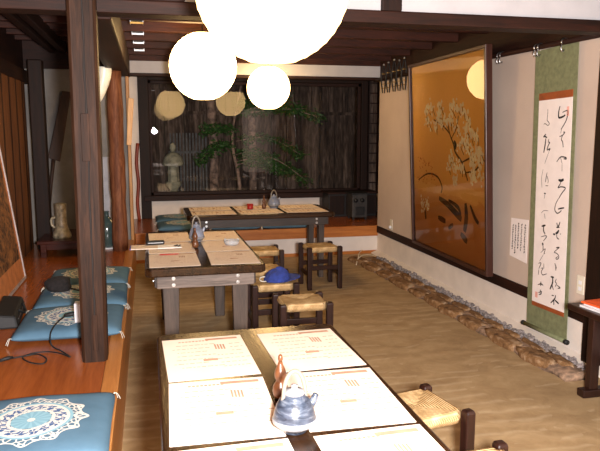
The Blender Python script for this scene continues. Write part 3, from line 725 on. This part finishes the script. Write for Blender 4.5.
# ------------------------------------------------------------------ cushions and small things on the platform
def make_cushion(label):
    t = thing('floor_cushion', label, 'cushion', (0, 0, 0), 0, 'blue floor cushions with pale medallions')
    bm = B(); N = 28; w = .285
    top = []; bot = []
    for i in range(N + 1):
        ra = []; rb = []
        for j in range(N + 1):
            u, v = -1 + 2 * i / N, -1 + 2 * j / N
            # slightly pinched sides, rounded corners
            x = u * w * (1 - .02 * (1 - v * v) * abs(u) ** 3 - .035 * abs(u * v) ** 10); y = v * w * (1 - .02 * (1 - u * u) * abs(v) ** 3 - .035 * abs(u * v) ** 10)
            k = (1 - abs(u) ** 5) * (1 - abs(v) ** 5)
            z = .040 * k ** .5
            ra.append(bm.verts.new((x, y, .036 + z + .003 * math.sin(5 * u + 2 * v)))); rb.append(bm.verts.new((x, y, .030 * (1 - k ** .5))))
        top.append(ra); bot.append(rb)
    for i in range(N):
        for j in range(N):
            bm.faces.new((top[i][j], top[i + 1][j], top[i + 1][j + 1], top[i][j + 1])); bm.faces.new((bot[i][j], bot[i][j + 1], bot[i + 1][j + 1], bot[i + 1][j]))
    for i in range(N):
        for j in (0, N):
            bm.faces.new((top[i][j], bot[i][j], bot[i + 1][j], top[i + 1][j])); bm.faces.new((top[j][i], bot[j][i], bot[j][i + 1], top[j][i + 1]))
    obj('cover', bm, 'zabuton', t, 0, True)
    for sx in (-1, 1):
        for sy in (-1, 1):
            bm = B()
            for k in range(2):
                a = math.atan2(sy, sx) + (k - .5) * .4; p = Vector((sx * w * .945, sy * w * .945, .035)); d = Vector((math.cos(a), math.sin(a), 0))
                tube(bm, smooth_pts([p, p + d * .018 + Vector((0, 0, .004)), p + d * .032 + Vector((0, 0, -.016)), p + d * .036 + Vector((0, 0, -.028))], 3), .0015, 5)
            obj('tassel', bm, 'thread', t, 0, True, 'white corner tassel')
    return t
def build_platform_things():
    a = make_cushion('blue medallion floor cushion at the bottom left corner of the picture'); a.location = (-.445, 2.405, ZP + .003)
    z = ZP + .003
    for loc, rz, lab in (((-.455, 3.82, z), .0, 'blue medallion floor cushion just behind the squared pillar, power adapter on it'),
                         ((-.445, 4.40, z), .02, 'grey blue floor cushion in the middle of the left row, black pouch on it'),
                         ((-.452, 4.985, z), -.01, 'farthest floor cushion of the left row, nearest the alcove'),
                         ((.36, 7.55, z), .01, 'left front floor cushion on the window platform behind the middle table'),
                         ((.35, 8.15, z), 0, 'left back floor cushion on the window platform, against the wall'),
                         ((.945, 7.51, z), .01, 'blue floor cushion on the window platform, seen under the left of the far table'),
                         ((1.53, 7.51, z), -.01, 'blue floor cushion on the window platform, seen under the right of the far table')):
        dup(a, loc, rz, lab)
    # black pouch
    t = thing('pouch', 'fuzzy black pouch lying on the middle cushion of the left row', 'pouch', (-.60, 4.42, z + .073), .2)
    bm = B(); blob(bm, (0, 0, .046), (.085, .058, .05), 4, .12, 3); obj('pouch_body', bm, 'black_cloth', t, 0, True)
    bm = B(); tube(bm, smooth_pts([(.07, -.02, .02), (.12, -.05, .006), (.14, -.03, .006), (.13, 0, .006)], 4), .005, 6); obj('strap', bm, 'black', t, 0, True)
    # power adapter with plug and cord
    t = thing('power_adapter', 'white power adapter standing on the cushion behind the squared pillar', 'power adapter', (-.39, 3.66, z + .0765), 0)
    obj('adapter_case', bx(-.03, .035, -.03, .03, 0, .11), 'white', t, .006)
    bm = B(); tube(bm, [(-.03, 0, .045), (-.05, 0, .044), (-.075, 0, .040), (-.085, 0, .038)], [.012, .013, .011, .006], 8); obj('plug', bm, 'black', t, 0, True)
    bm = B(); zc = ZP + .006
    tube(bm, smooth_pts([(-.437, 3.66, .441), (-.47, 3.60, .425), (-.49, 3.52, .40), (-.488, 3.478, .36), (-.47, 3.46, zc), (-.43, 3.40, zc), (-.372, 3.29, zc), (-.43, 3.36, zc), (-.50, 3.40, zc), (-.57, 3.385, zc), (-.60, 3.33, zc), (-.55, 3.25, zc), (-.49, 3.22, zc), (-.48, 3.27, zc + .006), (-.53, 3.35, zc + .006), (-.58, 3.36, zc), (-.66, 3.33, zc), (-.72, 3.29, zc), (-.90, 3.24, zc)], 5), .0038, 6)
    tube(bm, [(-.645, 3.338, zc + .004), (-.665, 3.328, zc + .005), (-.70, 3.306, zc + .004)], [.005, .011, .006], 8); o = obj('cord', bm, 'black', t, 0, True, 'thin black cord looped on the floor'); o.location = (.352, -3.66, -z - .0765)
    # black bag at the left edge
    t = thing('bag', 'flat black bag on the platform floor at the left edge of the picture', 'bag', (-.84, 4.10, ZP + .001), .08)
    bm = B(); prism(bm, [(-.07, -.24, 0), (.07, -.24, 0), (.07, .22, 0), (-.07, .22, 0)], [(-.06, -.22, .085), (.055, -.22, .07), (.055, .20, .085), (-.06, .20, .10)]); obj('bag_body', bm, 'black', t, .012)
    bm = B(); tube(bm, smooth_pts([(.06, -.10, .075), (.082, -.07, .05), (.086, .03, .03), (.066, .08, .07)], 5), .007, 8); obj('handle', bm, 'black', t, 0, True)
    bm = B(); box(bm, .066, .069, -.2, .18, .045, .05); obj('zipper', bm, 'steel', t)
    # leaning picture
    t = thing('framed_picture', 'large silver edged framed picture leaning on the left slatted wall', 'picture', (-.945, 3.55, ZP + .008), (-.125, 0, PI / 2))
    W, H = 1.66, 1.22
    bm = B(); box(bm, 0, W, 0, .028, 0, H); obj('backing', bm, 'dark', t)
    bm = B(); box(bm, .02, W - .02, -.004, 0, .02, H - .02); obj('margin', bm, 'art_margin', t)
    bm = B(); box(bm, .07, W - .085, -.007, -.004, .17, H - .1); obj('artwork', bm, 'art', t)
    bm = B(); box(bm, 0, .02, -.012, 0, 0, H); box(bm, W - .02, W, -.012, .03, 0, H); box(bm, .02, W - .02, -.012, 0, 0, .02); box(bm, .02, W - .02, -.012, 0, H - .02, H); obj('frame', bm, 'silver', t)

def build_alcove():
    t = thing('alcove_shelf', 'low dark lacquered shelf stand in the alcove', 'shelf', (-.76, 6.38, ZP), 0)
    obj('shelf_board', bx(-.22, .24, -.36, .36, .125, .155), 'lacquer', t, .006)
    for sx in (-.17, .19):
        for sy in (-.31, .31): obj('leg', bx(sx - .025, sx + .025, sy - .025, sy + .025, 0, .125), 'lacquer', t, .004)
    obj('apron', bx(-.145, .165, -.335, -.315, .07, .125), 'lacquer', t, .003)
    t = thing('vase', 'mottled grey vase with a side handle on the alcove shelf', 'vase', (-.785, 6.2, ZP + .156), 0)
    bm = B(); lathe(bm, [(0, 0), (.075, 0), (.082, .015), (.078, .04), (.062, .075), (.050, .11), (.046, .2), (.047, .27), (.051, .31), (.044, .315), (.038, .30), (.036, .1), (0, .05)], 28)
    obj('body', bm, 'vase', t, 0, True)
    bm = B(); tube(bm, smooth_pts([(-.048, 0, .19), (-.085, 0, .175), (-.085, 0, .12), (-.055, 0, .095)], 4), .011, 8); obj('handle', bm, 'vase', t, 0, True)
    t = thing('flask', 'round dark grey green flask between the two pillars on the alcove floor', 'flask', (-.405, 6.44, ZP + .014), 0)
    bm = B(); lathe(bm, [(0, 0), (.05, 0), (.075, .03), (.088, .10), (.088, .18), (.074, .24), (.04, .278), (.024, .295), (.022, .335), (.03, .345), (.02, .345), (.015, .30), (0, .29)], 28)
    obj('body', bm, 'bottle', t, 0, True)
    bm = B(); lathe(bm, [(0, 0), (.085, 0), (.095, .008), (.092, .012), (0, .012)], 24); o = obj('saucer', bm, 'white', None, 0, True); o.location = (-.405, 6.44, ZP + .001); tag(o, 'white saucer under the dark flask between the pillars', 'saucer')
    bm = B(); box(bm, -.50, -.36, 6.878, 6.898, .50, 1.19); o = obj('wall_hanging', bm, 'pale_grey', None, .003); tag(o, 'narrow pale grey panel on the alcove wall behind the round pillar', 'wall hanging')
    t = thing('paddle', 'dark wooden paddle leaning upside down on the alcove wall', 'paddle', (0, 0, 0), 0)
    bm = B(); prism(bm, [(-.955, 6.78, 1.19), (-.842, 6.78, 1.15), (-.842, 6.805, 1.15), (-.955, 6.805, 1.19)], [(-.80, 6.85, 1.84), (-.715, 6.85, 1.83), (-.715, 6.872, 1.83), (-.80, 6.872, 1.84)]); obj('blade', bm, 'paddle', t, .006)
    bm = B(); tube(bm, [(-.90, 6.80, 1.2), (-.94, 6.82, .95), (-1.02, 6.84, .36)], [.019, .017, .018], 10); obj('shaft', bm, 'paddle', t, 0, True)
    t = thing('horn_vase', 'pale horn shaped hanging vase between the two pillars', 'wall vase', (.0, 6.05, .0), 0)
    bm = B(); tube(bm, smooth_pts([(-.345, 0, 2.0), (-.35, 0, 1.94), (-.37, 0, 1.85), (-.40, 0, 1.75), (-.435, 0, 1.66)], 5), [.064, .064, .064, .064, .063, .062, .061, .060, .058, .056, .054, .051, .048, .045, .041, .037, .032, .027, .021, .014, .007], 18); obj('body', bm, 'horn', t, 0, True)
    bm = B(); tube(bm, [(-.40, .0, 2.03), (-.40, .0, 2.19)], .003, 6); obj('hanging_cord', bm, 'thread', t)
    bm = B(); tube(bm, smooth_pts([(-.338, 4.75, 2.06), (-.358, 4.75, 2.055), (-.372, 4.75, 2.03), (-.362, 4.75, 2.008), (-.348, 4.75, 2.018)], 4), .006, 8)
    o = obj('iron_hook', bm, 'brass', None, 0, True); tag(o, 'small brass hook on the side of the beam right of the squared pillar', 'hook')

# ------------------------------------------------------------------ right wall
def build_right_wall():
    WALLR = (0, 0, -PI / 2)
    # hanging scroll: local x runs along the wall towards the viewer, z up
    t = thing('hanging_scroll', 'tall hanging scroll with black brush calligraphy on white paper and green cloth mount', 'scroll', (XR - .026, 4.10 - .0557, 0), (0, -.028, -PI / 2))
    def quad(x0, x1, z0, z1, y0, y1): return bx(x0, x1, y0, y1, z0, z1)
    obj('mount', quad(0, .46, .085, 1.99, -.006, -.002), 'green_cloth', t)
    obj('paper', quad(.062, .425, .262, 1.652, -.0085, -.006), 'scroll_paper', t)
    obj('border_band', quad(.062, .425, 1.652, 1.70, -.009, -.006), 'brown_silk', t, 0, False, 'brown silk band above the paper')
    obj('border_band', quad(.062, .425, .232, .262, -.009, -.006), 'brown_silk', t, 0, False, 'brown silk band below the paper')
    bm = B(); tube(bm, [(-.005, -.018, .08), (.465, -.018, .08)], .014, 12); r = obj('roller', bm, 'green_cloth', t, 0, True)
    for x0, x1 in ((-.03, -.005), (.465, .49)):
        bm = B(); tube(bm, [(x0, -.018, .08), (x1, -.018, .08)], .017, 12); obj('roller_knob', bm, 'black', r, 0, True)
    bm = B(); bm2 = B()
    for w, pts in STROKES: ribbon(bm if w > .0031 else bm2, [(p[0] - .028 * (1.99 - p[1]), p[1]) for p in pts], max(w, .0028) * 1.15, -.0086)
    obj('calligraphy_lettering', bm, 'ink', t); obj('calligraphy_lettering', bm2, 'ink_grey', t)
    bm = B(); box(bm, .372, .396, -.0092, -.0085, 1.535, 1.595); box(bm, .098, .128, -.0092, -.0085, .295, .335); obj('seal_stamp', bm, 'seal', t)
    bm = B(); tube(bm, [(.05, -.004, 1.985), (.10, -.03, 2.02)], .002, 6); tube(bm, [(.41, -.004, 1.985), (.36, -.03, 2.02)], .002, 6); obj('hanging_cord', bm, 'thread', t)
    # small note of writing
    t = thing('wall_note', 'small white note with columns of handwriting left of the hanging scroll', 'note', (XR - .002, 4.355, .505), WALLR)
    bm = B(); prism(bm, [(.0, -.003, .015), (.225, -.003, -.005), (.225, 0, -.005), (.0, 0, .015)], [(.0, -.003, .30), (.225, -.003, .312), (.225, 0, .312), (.0, 0, .30)]); obj('paper', bm, 'scroll_paper', t)
    bm = B(); rnd = random.Random(11)
    for k, x in enumerate((.032, .068, .104, .145, .19)):
        z = .275 - (.0 if k > 1 else .02); end = .05 + rnd.uniform(0, .05)
        while z > end:
            h = rnd.uniform(.008, .016)
            for _ in range(2):
                a, b = rnd.uniform(-.007, .007), rnd.uniform(-.007, .007); ribbon(bm, [(x + a, z), (x + b, z - h * .5), (x - a, z - h)], .0056, -.0031)
            z -= h + .006
    obj('handwritten_lettering', bm, 'ink', t)
    # framed painting leaning forward on the rail
    t = thing('framed_painting', 'large gold framed painting of a white blossoming tree, resting on the wall rail', 'painting', (2.60, 6.03, .34), (.050, 0, -PI / 2 - .036))
    W, H, f = 1.60, 1.743, .03
    obj('backing', quad(.01, W - .01, .01, H - .01, -.004, .016), 'dark', t)
    obj('canvas', quad(f, W - f, f, H - f, -.010, -.004), 'gold', t)
    bm = B(); box(bm, 0, f, -.038, .018, 0, H); box(bm, W - f, W, -.038, .018, 0, H); box(bm, f, W - f, -.038, .018, 0, f); box(bm, f, W - f, -.038, .018, H - f, H); obj('frame', bm, 'frame', t, .005)
    bm = B(); rnd = random.Random(21)
    for u, v in BLOSSOM:
        for k in range(8):
            cu, cv = u + rnd.gauss(0, .026), v + rnd.gauss(0, .024); r = rnd.uniform(.006, .0135)
            if not (f + .02 < cu < W - f - .02): continue
            n = 8; ph = rnd.uniform(0, 1); st = rnd.uniform(1.0, 1.7)
            ring = [(cu + r * (1 + .2 * (i % 2)) * math.cos(2 * PI * i / n + ph), cv + st * r * (1 + .2 * (i % 2)) * math.sin(2 * PI * i / n + ph)) for i in range(n)]
            off = rnd.uniform(0, .0006)
            prism(bm, [(a, -.010, b) for a, b in ring], [(a, -.0114 - off, b) for a, b in ring])
    obj('blossoms', bm, 'blossom', t)
    bm = B(); bm2 = B()
    for i, (w, pts) in enumerate(BRANCH): ribbon(bm2 if i == 4 else bm, pts, w * 1.15, -.0100, True, .0008)
    for u, v in BLOSSOM[:60]:
        ribbon(bm, [(u + .01, v + .02), (u + .025, v - .02), (u + .05 + rnd.uniform(-.03, .03), v - .07)], .007, -.0100, True, .0007)
    obj('branches', bm, 'branch', t); obj('bird', bm2, 'bird', t)
    bm = B()
    for k in range(46):
        u, v = rnd.uniform(.12, .62), rnd.uniform(.62, .86); r = rnd.uniform(.004, .009)
        prism(bm, [(u + r * math.cos(2 * PI * i / 6), -.010, v + r * math.sin(2 * PI * i / 6)) for i in range(6)], [(u + r * math.cos(2 * PI * i / 6), -.0112, v + r * math.sin(2 * PI * i / 6)) for i in range(6)])
    obj('small_flowers', bm, 'flower_red', t)
    bm = B(); vs = [bm.verts.new(p) for p in ((f, -.022, f), (W - f, -.022, f), (W - f, -.022, H - f), (f, -.022, H - f))]; bm.faces.new(vs); obj('glass_pane', bm, 'picture_glass', t)
    # rail pole with hooks near the top of the wall
    t = thing('picture_rail', 'dark round pole with silver hooks along the top of the right wall', 'rail', (0, 0, 0), 0)
    bm = B(); tube(bm, [(2.575, 2.6, 2.0), (2.575, 7.2, 2.02)], .018, 12); obj('pole', bm, 'dark_y', t, 0, True)
    for y in (2.9, 4.2, 5.4, 6.9):
        bm = B(); tube(bm, [(2.575, y, 2.018), (2.645, y, 2.025)], .008, 8); obj('bracket', bm, 'iron', t)
    for y in (3.72, 3.98, 4.02, 4.46, 4.50):
        bm = B(); pts = [(2.575 + .024 * math.sin(a), y, 2.004 + .024 * math.cos(a)) for a in [k * PI / 6 - 2.2 for k in range(9)]]
        tube(bm, pts, .0045, 6); tube(bm, smooth_pts([pts[0], (2.55, y, 1.965), (2.56, y, 1.945), (2.575, y, 1.955)], 3), .004, 6); obj('hook', bm, 'steel', t, 0, True, 'silver hook')
    # dark mottled straps on the pole
    for k, (y, lab) in enumerate(((6.97, 'first from the left'), (6.82, 'second from the left'), (6.65, 'third from the left'), (6.51, 'fourth from the left'), (6.37, 'fifth, nearest the painting'))):
        t = thing('bamboo_tongs', 'dark mottled tongs hanging over the wall pole, %s' % lab, 'tongs', (2.575, y, 2.02), 0, 'dark tongs hung on the pole')
        for s in (-1, 1):
            bm = B(); tube(bm, smooth_pts([(s * .003, 0, .15 + .01 * (k % 3)), (s * .0215, 0, .06), (s * .0235, .01, 0), (s * .021, .0, -.06), (s * .010, -.012, -.155)], 4), [.005, .0055, .006, .0065, .007, .0075, .008, .0085, .009, .009, .009, .009, .0085, .008, .0075, .007, .006], 7); obj('arm', bm, 'iron', t, 0, True)
        bm = B(); lathe(bm, [(0, -.006), (.010, -.004), (.011, .006), (.007, .014), (0, .016)], 10, (0, 0, .152 + .01 * (k % 3))); obj('pivot', bm, 'steel', t, 0, True)
        bm = B()
        for z in (-.10, -.055, .055): lathe(bm, [(.0, -.004), (.029, -.004), (.030, 0), (.029, .004), (.0, .004)], 10, (0, 0, z), .3)
        obj('binding', bm, 'brass', t)
    # outlets
    t = thing('wall_outlet', 'ivory wall outlet plate right of the scroll above the side table', 'outlet', (XR - .001, 3.55, .425), WALLR)
    obj('plate', quad(0, .07, 0, .12, -.008, 0), 'ivory', t, .003)
    for z in (.035, .075): obj('socket', quad(.02, .05, z - .012, z + .012, -.0095, -.008), 'white', t, .002)
    t = thing('wall_outlet', 'small ivory outlet low on the far end of the right wall', 'outlet', (XR - .001, 6.86, .345), WALLR)
    obj('plate', quad(0, .07, 0, .12, -.008, 0), 'ivory', t, .003); obj('plug', quad(.02, .05, .02, .05, -.03, -.008), 'white', t, .004)
    # side table with magazines
    t = thing('side_table', 'dark wooden side table against the right wall at the picture edge', 'table', (2.445, 2.55, 0), 0)
    obj('tabletop', bx(-.19, .17, -.55, .55, .465, .50), 'stool', t, .006)
    for sy in (-.42, .42):
        obj('foot_bar', bx(-.17, .15, sy - .03, sy + .03, 0, .045), 'stool', t, .006)
        obj('leg', bx(-.13, -.075, sy - .022, sy + .022, .045, .465), 'stool', t, .004)
        obj('leg', bx(.055, .11, sy - .022, sy + .022, .045, .465), 'stool', t, .004)
    obj('stretcher', bx(-.02, .02, -.42, .42, .16, .21), 'stool', t, .004)
    z = .5005
    for k, (dx, dy, rz, mt, lab) in enumerate(((0, 0, .10, 'white_cover', 'bottom magazine of the stack on the side table'), (.012, -.02, .02, 'white_cover', 'white magazine in the middle of the stack on the side table'), (.01, .005, .16, 'orange', 'orange covered magazine on top of the stack on the side table'))):
        t = thing('magazine', lab, 'magazine', (2.43 + dx, 2.93 + dy, z), rz, 'magazines on the side table')
        obj('pages', bx(-.145, .143, -.1, .1, .001, .009), 'sheet', t); bm = B(); box(bm, -.147, .147, -.103, .103, .009, .0102); box(bm, -.147, .147, -.103, .103, 0, .001); box(bm, -.147, -.145, -.103, .103, .001, .009); obj('cover', bm, mt, t)
        z += .0107

def rock(r, seed):
    from mathutils import noise
    bm = B(); bmesh.ops.create_icosphere(bm, subdivisions=3, radius=1); o = Vector((seed * 3.7, seed * 1.3, seed * .7))
    for v in bm.verts:
        c = v.co.copy(); q = max(abs(c.x), abs(c.y), abs(c.z)) ** .55
        k = 1 + .22 * noise.noise(c * 1.3 + o) + .12 * noise.noise(c * 3.1 + o) + .05 * noise.noise(c * 8 + o)
        v.co = Vector((c.x / q * k * r[0], c.y / q * k * r[1], min(c.z / q * k, .72 + .22 * noise.noise(c * 3 + o)) * r[2]))
    return bm
def build_stones():
    rnd = random.Random(17)
    bm = B(); N = 60
    rows = []
    for i in range(N + 1):
        y = 3.18 + (6.9 - 3.18) * i / N; sh = -.09 * (y - 3.2) / 3.5
        rows.append([bm.verts.new((x + rnd.uniform(-.015, .015), y, z + (rnd.uniform(-.01, .01) if z > 0 else 0))) for x, z in ((2.33 + sh, 0), (2.345 + sh, .025), (2.45 + sh, .03), (2.50, .025), (2.56, .015), (2.56, 0))])
    for a, b in zip(rows, rows[1:]):
        for k in range(6): bm.faces.new((a[k], b[k], b[(k + 1) % 6], a[(k + 1) % 6]))
    bm.faces.new(rows[0]); bm.faces.new(rows[-1][::-1])
    o = obj('mortar_bed', bm, 'mortar', None, 0, True); o['kind'] = 'structure'
    for nm, y, x0, hx, hz, z0, lo, hi, lab, grp in (('front', 3.36, 2.375, .072, .046, .010, .13, .24, 'rough tan stone in the front row of the stone footing along the right wall', 'front row footing stones'),
                                           ('upper', 3.30, 2.478, .030, .034, .022, .09, .18, 'rough tan stone in the upper row of the stone footing along the right wall', 'upper row footing stones')):
        k = 0
        while y < 6.72:
            L = rnd.uniform(lo, hi)
            o = obj('foundation_stone', rock((hx * rnd.uniform(.85, 1.15), L * .93, hz * rnd.uniform(.8, 1.25)), k + (0 if nm == 'front' else 50)), 'stone', None, 0, True)
            o.location = (x0 + rnd.uniform(-.015, .015) - (.10 if nm == 'front' else .06) * min(1, (y - 3.2) / 3.4), y + L, z0); o.rotation_euler = (0, rnd.uniform(-.1, .1), rnd.uniform(-.08, .08))
            tag(o, lab, 'stone', grp); y += L * 2.06; k += 1
    bm = B()
    for k in range(520):
        y = rnd.uniform(3.22, 6.85); x = 2.535 - .015 * (y - 3.2) / 3.5 + rnd.gauss(0, .02); r = rnd.uniform(.008, .020)
        x = min(x, 2.572)
        t = bmesh.new(); bmesh.ops.create_icosphere(t, subdivisions=1, radius=r)
        z = .02 + .02 * rnd.random(); vs = {}
        for v in t.verts: vs[v.index] = bm.verts.new((x + v.co.x * rnd.uniform(.7, 1.2), y + v.co.y * rnd.uniform(.8, 1.3), z + v.co.z * rnd.uniform(.7, 1.1)))
        for fc in t.faces: bm.faces.new([vs[v.index] for v in fc.verts])
        t.free()
    o = obj('gravel', bm, 'gravel'); o['kind'] = 'stuff'; o['label'] = 'strip of grey gravel between the stone footing and the right wall'; o['category'] = 'gravel'
    bm = B(); tube(bm, smooth_pts([(2.17, 6.62, .008), (2.23, 6.74, .05), (2.32, 6.83, .07), (2.44, 6.92, .05), (2.52, 6.98, .02)], 4), .006, 6)
    tube(bm, smooth_pts([(2.23, 6.74, .05), (2.27, 6.82, .10), (2.33, 6.88, .12)], 4), .004, 6)
    o = obj('twig', bm, 'straw', None, 0, True); tag(o, 'pale dry twig lying at the far end of the stone footing', 'twig')

def build_far_end():
    t = thing('stove', 'dark grey box stove with two round fittings at the far right on the platform', 'stove', (2.60, 7.93, ZP), 0)
    obj('stove_body', bx(-.10, .10, -.12, .12, .03, .33), 'stove', t, .008)
    obj('stove_top', bx(-.12, .12, -.14, .14, .33, .345), 'iron', t, .004)
    for sx in (-.08, .08):
        for sy in (-.1, .1): obj('leg', bx(sx - .012, sx + .012, sy - .012, sy + .012, 0, .03), 'iron', t)
    for x in (-.055, .03):
        bm = B(); tube(bm, [(x, -.12, .25), (x, -.14, .25)], [.028, .024], 14); obj('knob', bm, 'iron', t, 0, True)
    obj('vent_door', bx(-.06, .06, -.128, -.12, .06, .17), 'iron', t, .003)
    t = thing('cabinet', 'low black cabinet beside the stove below the window', 'cabinet', (2.40, 8.33, ZP), 0)
    obj('body', bx(-.11, .55, -.17, .17, 0, .30), 'iron', t, .006); obj('cabinet_top', bx(-.13, .57, -.19, .18, .30, .325), 'dark_x', t, .004)
    for x in (-.1, .12, .34): obj('door', bx(x, x + .2, -.178, -.17, .03, .28), 'dark', t, .003)
    bm = B(); box(bm, 2.262, 2.35, 8.50, 8.545, ZP, .575); o = obj('wooden_partition', bm, 'leg', None, .003); tag(o, 'grey brown wooden panel under the window left of the black cabinet', 'partition')
    # metal label holders on the ceiling joists
    for k, (y, lab) in enumerate(((4.78, 'nearest'), (5.31, 'second'), (5.84, 'third'), (6.37, 'farthest'))):
        t = thing('label_holder', 'small metal label holder under a ceiling joist, %s of the row of four' % lab, 'label holder', (-.045, y + .035, 2.21), 0, 'metal holders under the joists')
        obj('plate', bx(-.045, .045, -.03, .03, -.004, 0), 'iron', t); obj('lip', bx(-.045, .045, -.034, -.026, -.026, -.014), 'steel' if k else 'brass', t)
        for x in (-.045, .041): obj('side_clip', bx(x, x + .004, -.03, .028, -.026, -.004), 'steel', t)

# ------------------------------------------------------------------ garden beyond the window
def build_garden():
    bm = B(); box(bm, -4, 9, YW + .12, 14, -.35, -.05); o = obj('garden_ground', bm, 'earth'); o['kind'] = 'structure'
    bm = B(); rnd = random.Random(4); x = -1.6
    while x < 6.2:
        w = rnd.uniform(.16, .34); d = rnd.uniform(0, .05)
        box(bm, x, x + w - .012, 10.55 + d, 10.62 + d, -.06, 1.74); x += w
    x = -1.6
    while x < 6.2:
        w = rnd.uniform(.12, .3); d = rnd.uniform(0, .03); box(bm, x, x + w - .01, 10.58 + d, 10.63 + d, 1.74, 3.2); x += w
    box(bm, -1.6, 6.2, 10.53, 10.57, 1.71, 1.76)
    o = obj('board_fence', bm, 'fence'); tag(o, 'tall weathered board fence seen through the window at night', 'fence')
    def trunk(x, y, h, r, lab, nm='tree_trunk'):
        bm = B(); pts = smooth_pts([(x, y, -.1), (x + .02, y, h * .35), (x - .015, y, h * .7), (x + .02, y, h)], 5); tube(bm, pts, [r * (1 + .06 * math.sin(i * 2.1)) for i in range(len(pts))], 12)
        o = obj(nm, bm, 'bark', None, 0, True); tag(o, lab, 'trunk')
    trunk(.99, 10.3, 3.0, .075, 'pale thick post like trunk in the garden, left of the green branches')
    trunk(1.62, 10.35, 3.0, .06, 'second pale trunk in the garden behind the green branches')
    # leafy tree
    t = thing('garden_tree', 'green needled garden tree hanging in front of the fence outside', 'tree', (1.28, 9.7, -.05), 0)
    bm = B(); tube(bm, smooth_pts([(0, 0, 0), (.05, .02, .7), (-.05, .03, 1.4), (.1, .03, 2.2)], 5), [.035 - .0013 * i for i in range(16)], 8); obj('trunk', bm, 'bark', t, 0, True)
    bm = B(); bl = B(); rnd = random.Random(9)
    for (zx, dx, dz, n) in ((1.0, .75, -.12, 1), (1.15, .55, -.22, 1), (1.35, .95, -.2, 1), (1.75, 1.0, .08, 1), (1.9, .7, .1, 1), (1.25, -.55, -.18, 1), (1.5, -.5, .0, 1), (1.8, 1.25, -.1, 1), (1.05, 1.05, -.3, 1)):
        P = smooth_pts([(0, 0, zx), (dx * .5, -.1, zx + .05), (dx, -.18, zx + dz)], 8); tube(bm, P, .007, 6)
        for i in range(420):
            p = P[rnd.randrange(3, len(P))] + Vector((rnd.gauss(0, .05), rnd.gauss(0, .05), rnd.gauss(0, .035)))
            d = Vector((rnd.uniform(-1, 1), rnd.uniform(-1, .6), rnd.uniform(-.7, .35))).normalized(); s = d.cross(Vector((rnd.uniform(-1, 1), rnd.uniform(-1, 1), rnd.uniform(-1, 1)))).normalized(); L = rnd.uniform(.04, .10); w = .011
            vs = [bl.verts.new(q) for q in (p, p + d * L * .5 + s * w, p + d * L, p + d * L * .5 - s * w)]; bl.faces.new(vs)
    obj('branches', bm, 'bark', t, 0, True); o = obj('foliage', bl, 'leaf', t)
    # stone lantern
    t = thing('stone_lantern', 'grey stone garden lantern with a wide cap, seen through the left of the window', 'stone lantern', (.37, 10.05, -.05), 0)
    bm = B(); lathe(bm, [(0, 0), (.15, 0), (.15, .12), (.07, .18), (.06, .62), (.12, .70), (.12, .74), (0, .74)], 20); obj('pedestal', bm, 'lantern_stone', t, 0, True)
    bm = B(); lathe(bm, [(0, .74), (.085, .74), (.08, .99), (0, .99)], 6); obj('light_box', bm, 'lantern_stone', t)
    bm = B(); lathe(bm, [(0, .97), (.15, .98), (.165, 1.02), (.13, 1.11), (.07, 1.17), (0, 1.19)], 24); obj('cap', bm, 'lantern_stone', t, 0, True)
    bm = B(); lathe(bm, [(0, 1.18), (.03, 1.19), (.05, 1.24), (.045, 1.29), (0, 1.34)], 16); obj('finial', bm, 'lantern_stone', t, 0, True)
    bm = B()
    for k in range(15): x = .34 + k * .05; box(bm, x, x + .024, 10.44, 10.46, -.06, 1.42)
    box(bm, .32, 1.08, 10.46, 10.475, .3, .34); box(bm, .32, 1.08, 10.46, 10.475, 1.1, 1.14)
    o = obj('picket_screen', bm, 'picket'); tag(o, 'narrow grey picket screen in the garden right of the stone lantern', 'screen')

# ------------------------------------------------------------------ light, camera
def build_light_camera():
    p, a = 0.14437, 0.22885
    cd = bpy.data.cameras.new('camera'); cam = bpy.data.objects.new('camera', cd); C.objects.link(cam)
    cd.sensor_width = 36; cd.sensor_fit = 'HORIZONTAL'; cd.lens = 650 / 600 * 36; cd.clip_start = .02; cd.clip_end = 60
    cam.location = (0, 0, 1.45); cam.rotation_euler = (PI / 2 - p, 0, -a); S.camera = cam
    # the camera's own flash
    l = bpy.data.lights.new('camera_flash', 'POINT'); l.energy = 880; l.color = (1, .94, .925); l.shadow_soft_size = .08
    o = bpy.data.objects.new('camera_flash', l); C.objects.link(o); o.location = (.165, -.01, 1.445)
    w = bpy.data.worlds.new('night'); S.world = w; w.use_nodes = True
    bg = w.node_tree.nodes['Background']; bg.inputs[0].default_value = (.9, .7, .5, 1); bg.inputs[1].default_value = .02
    S.view_settings.view_transform = 'Standard'; S.view_settings.look = 'None'; S.view_settings.gamma = 1; S.view_settings.exposure = .40
    S.view_settings.use_curve_mapping = False
    S.cycles.use_denoising = True
    S.cycles.max_bounces = 8; S.cycles.diffuse_bounces = 4; S.cycles.glossy_bounces = 4; S.cycles.transparent_max_bounces = 12
    S.cycles.sample_clamp_indirect = 6

build_materials(); build_room(); build_pillars(); build_lanterns(); build_tables(); build_stools(); build_platform_things()
build_alcove(); build_right_wall(); build_stones(); build_far_end(); build_garden(); build_light_camera()
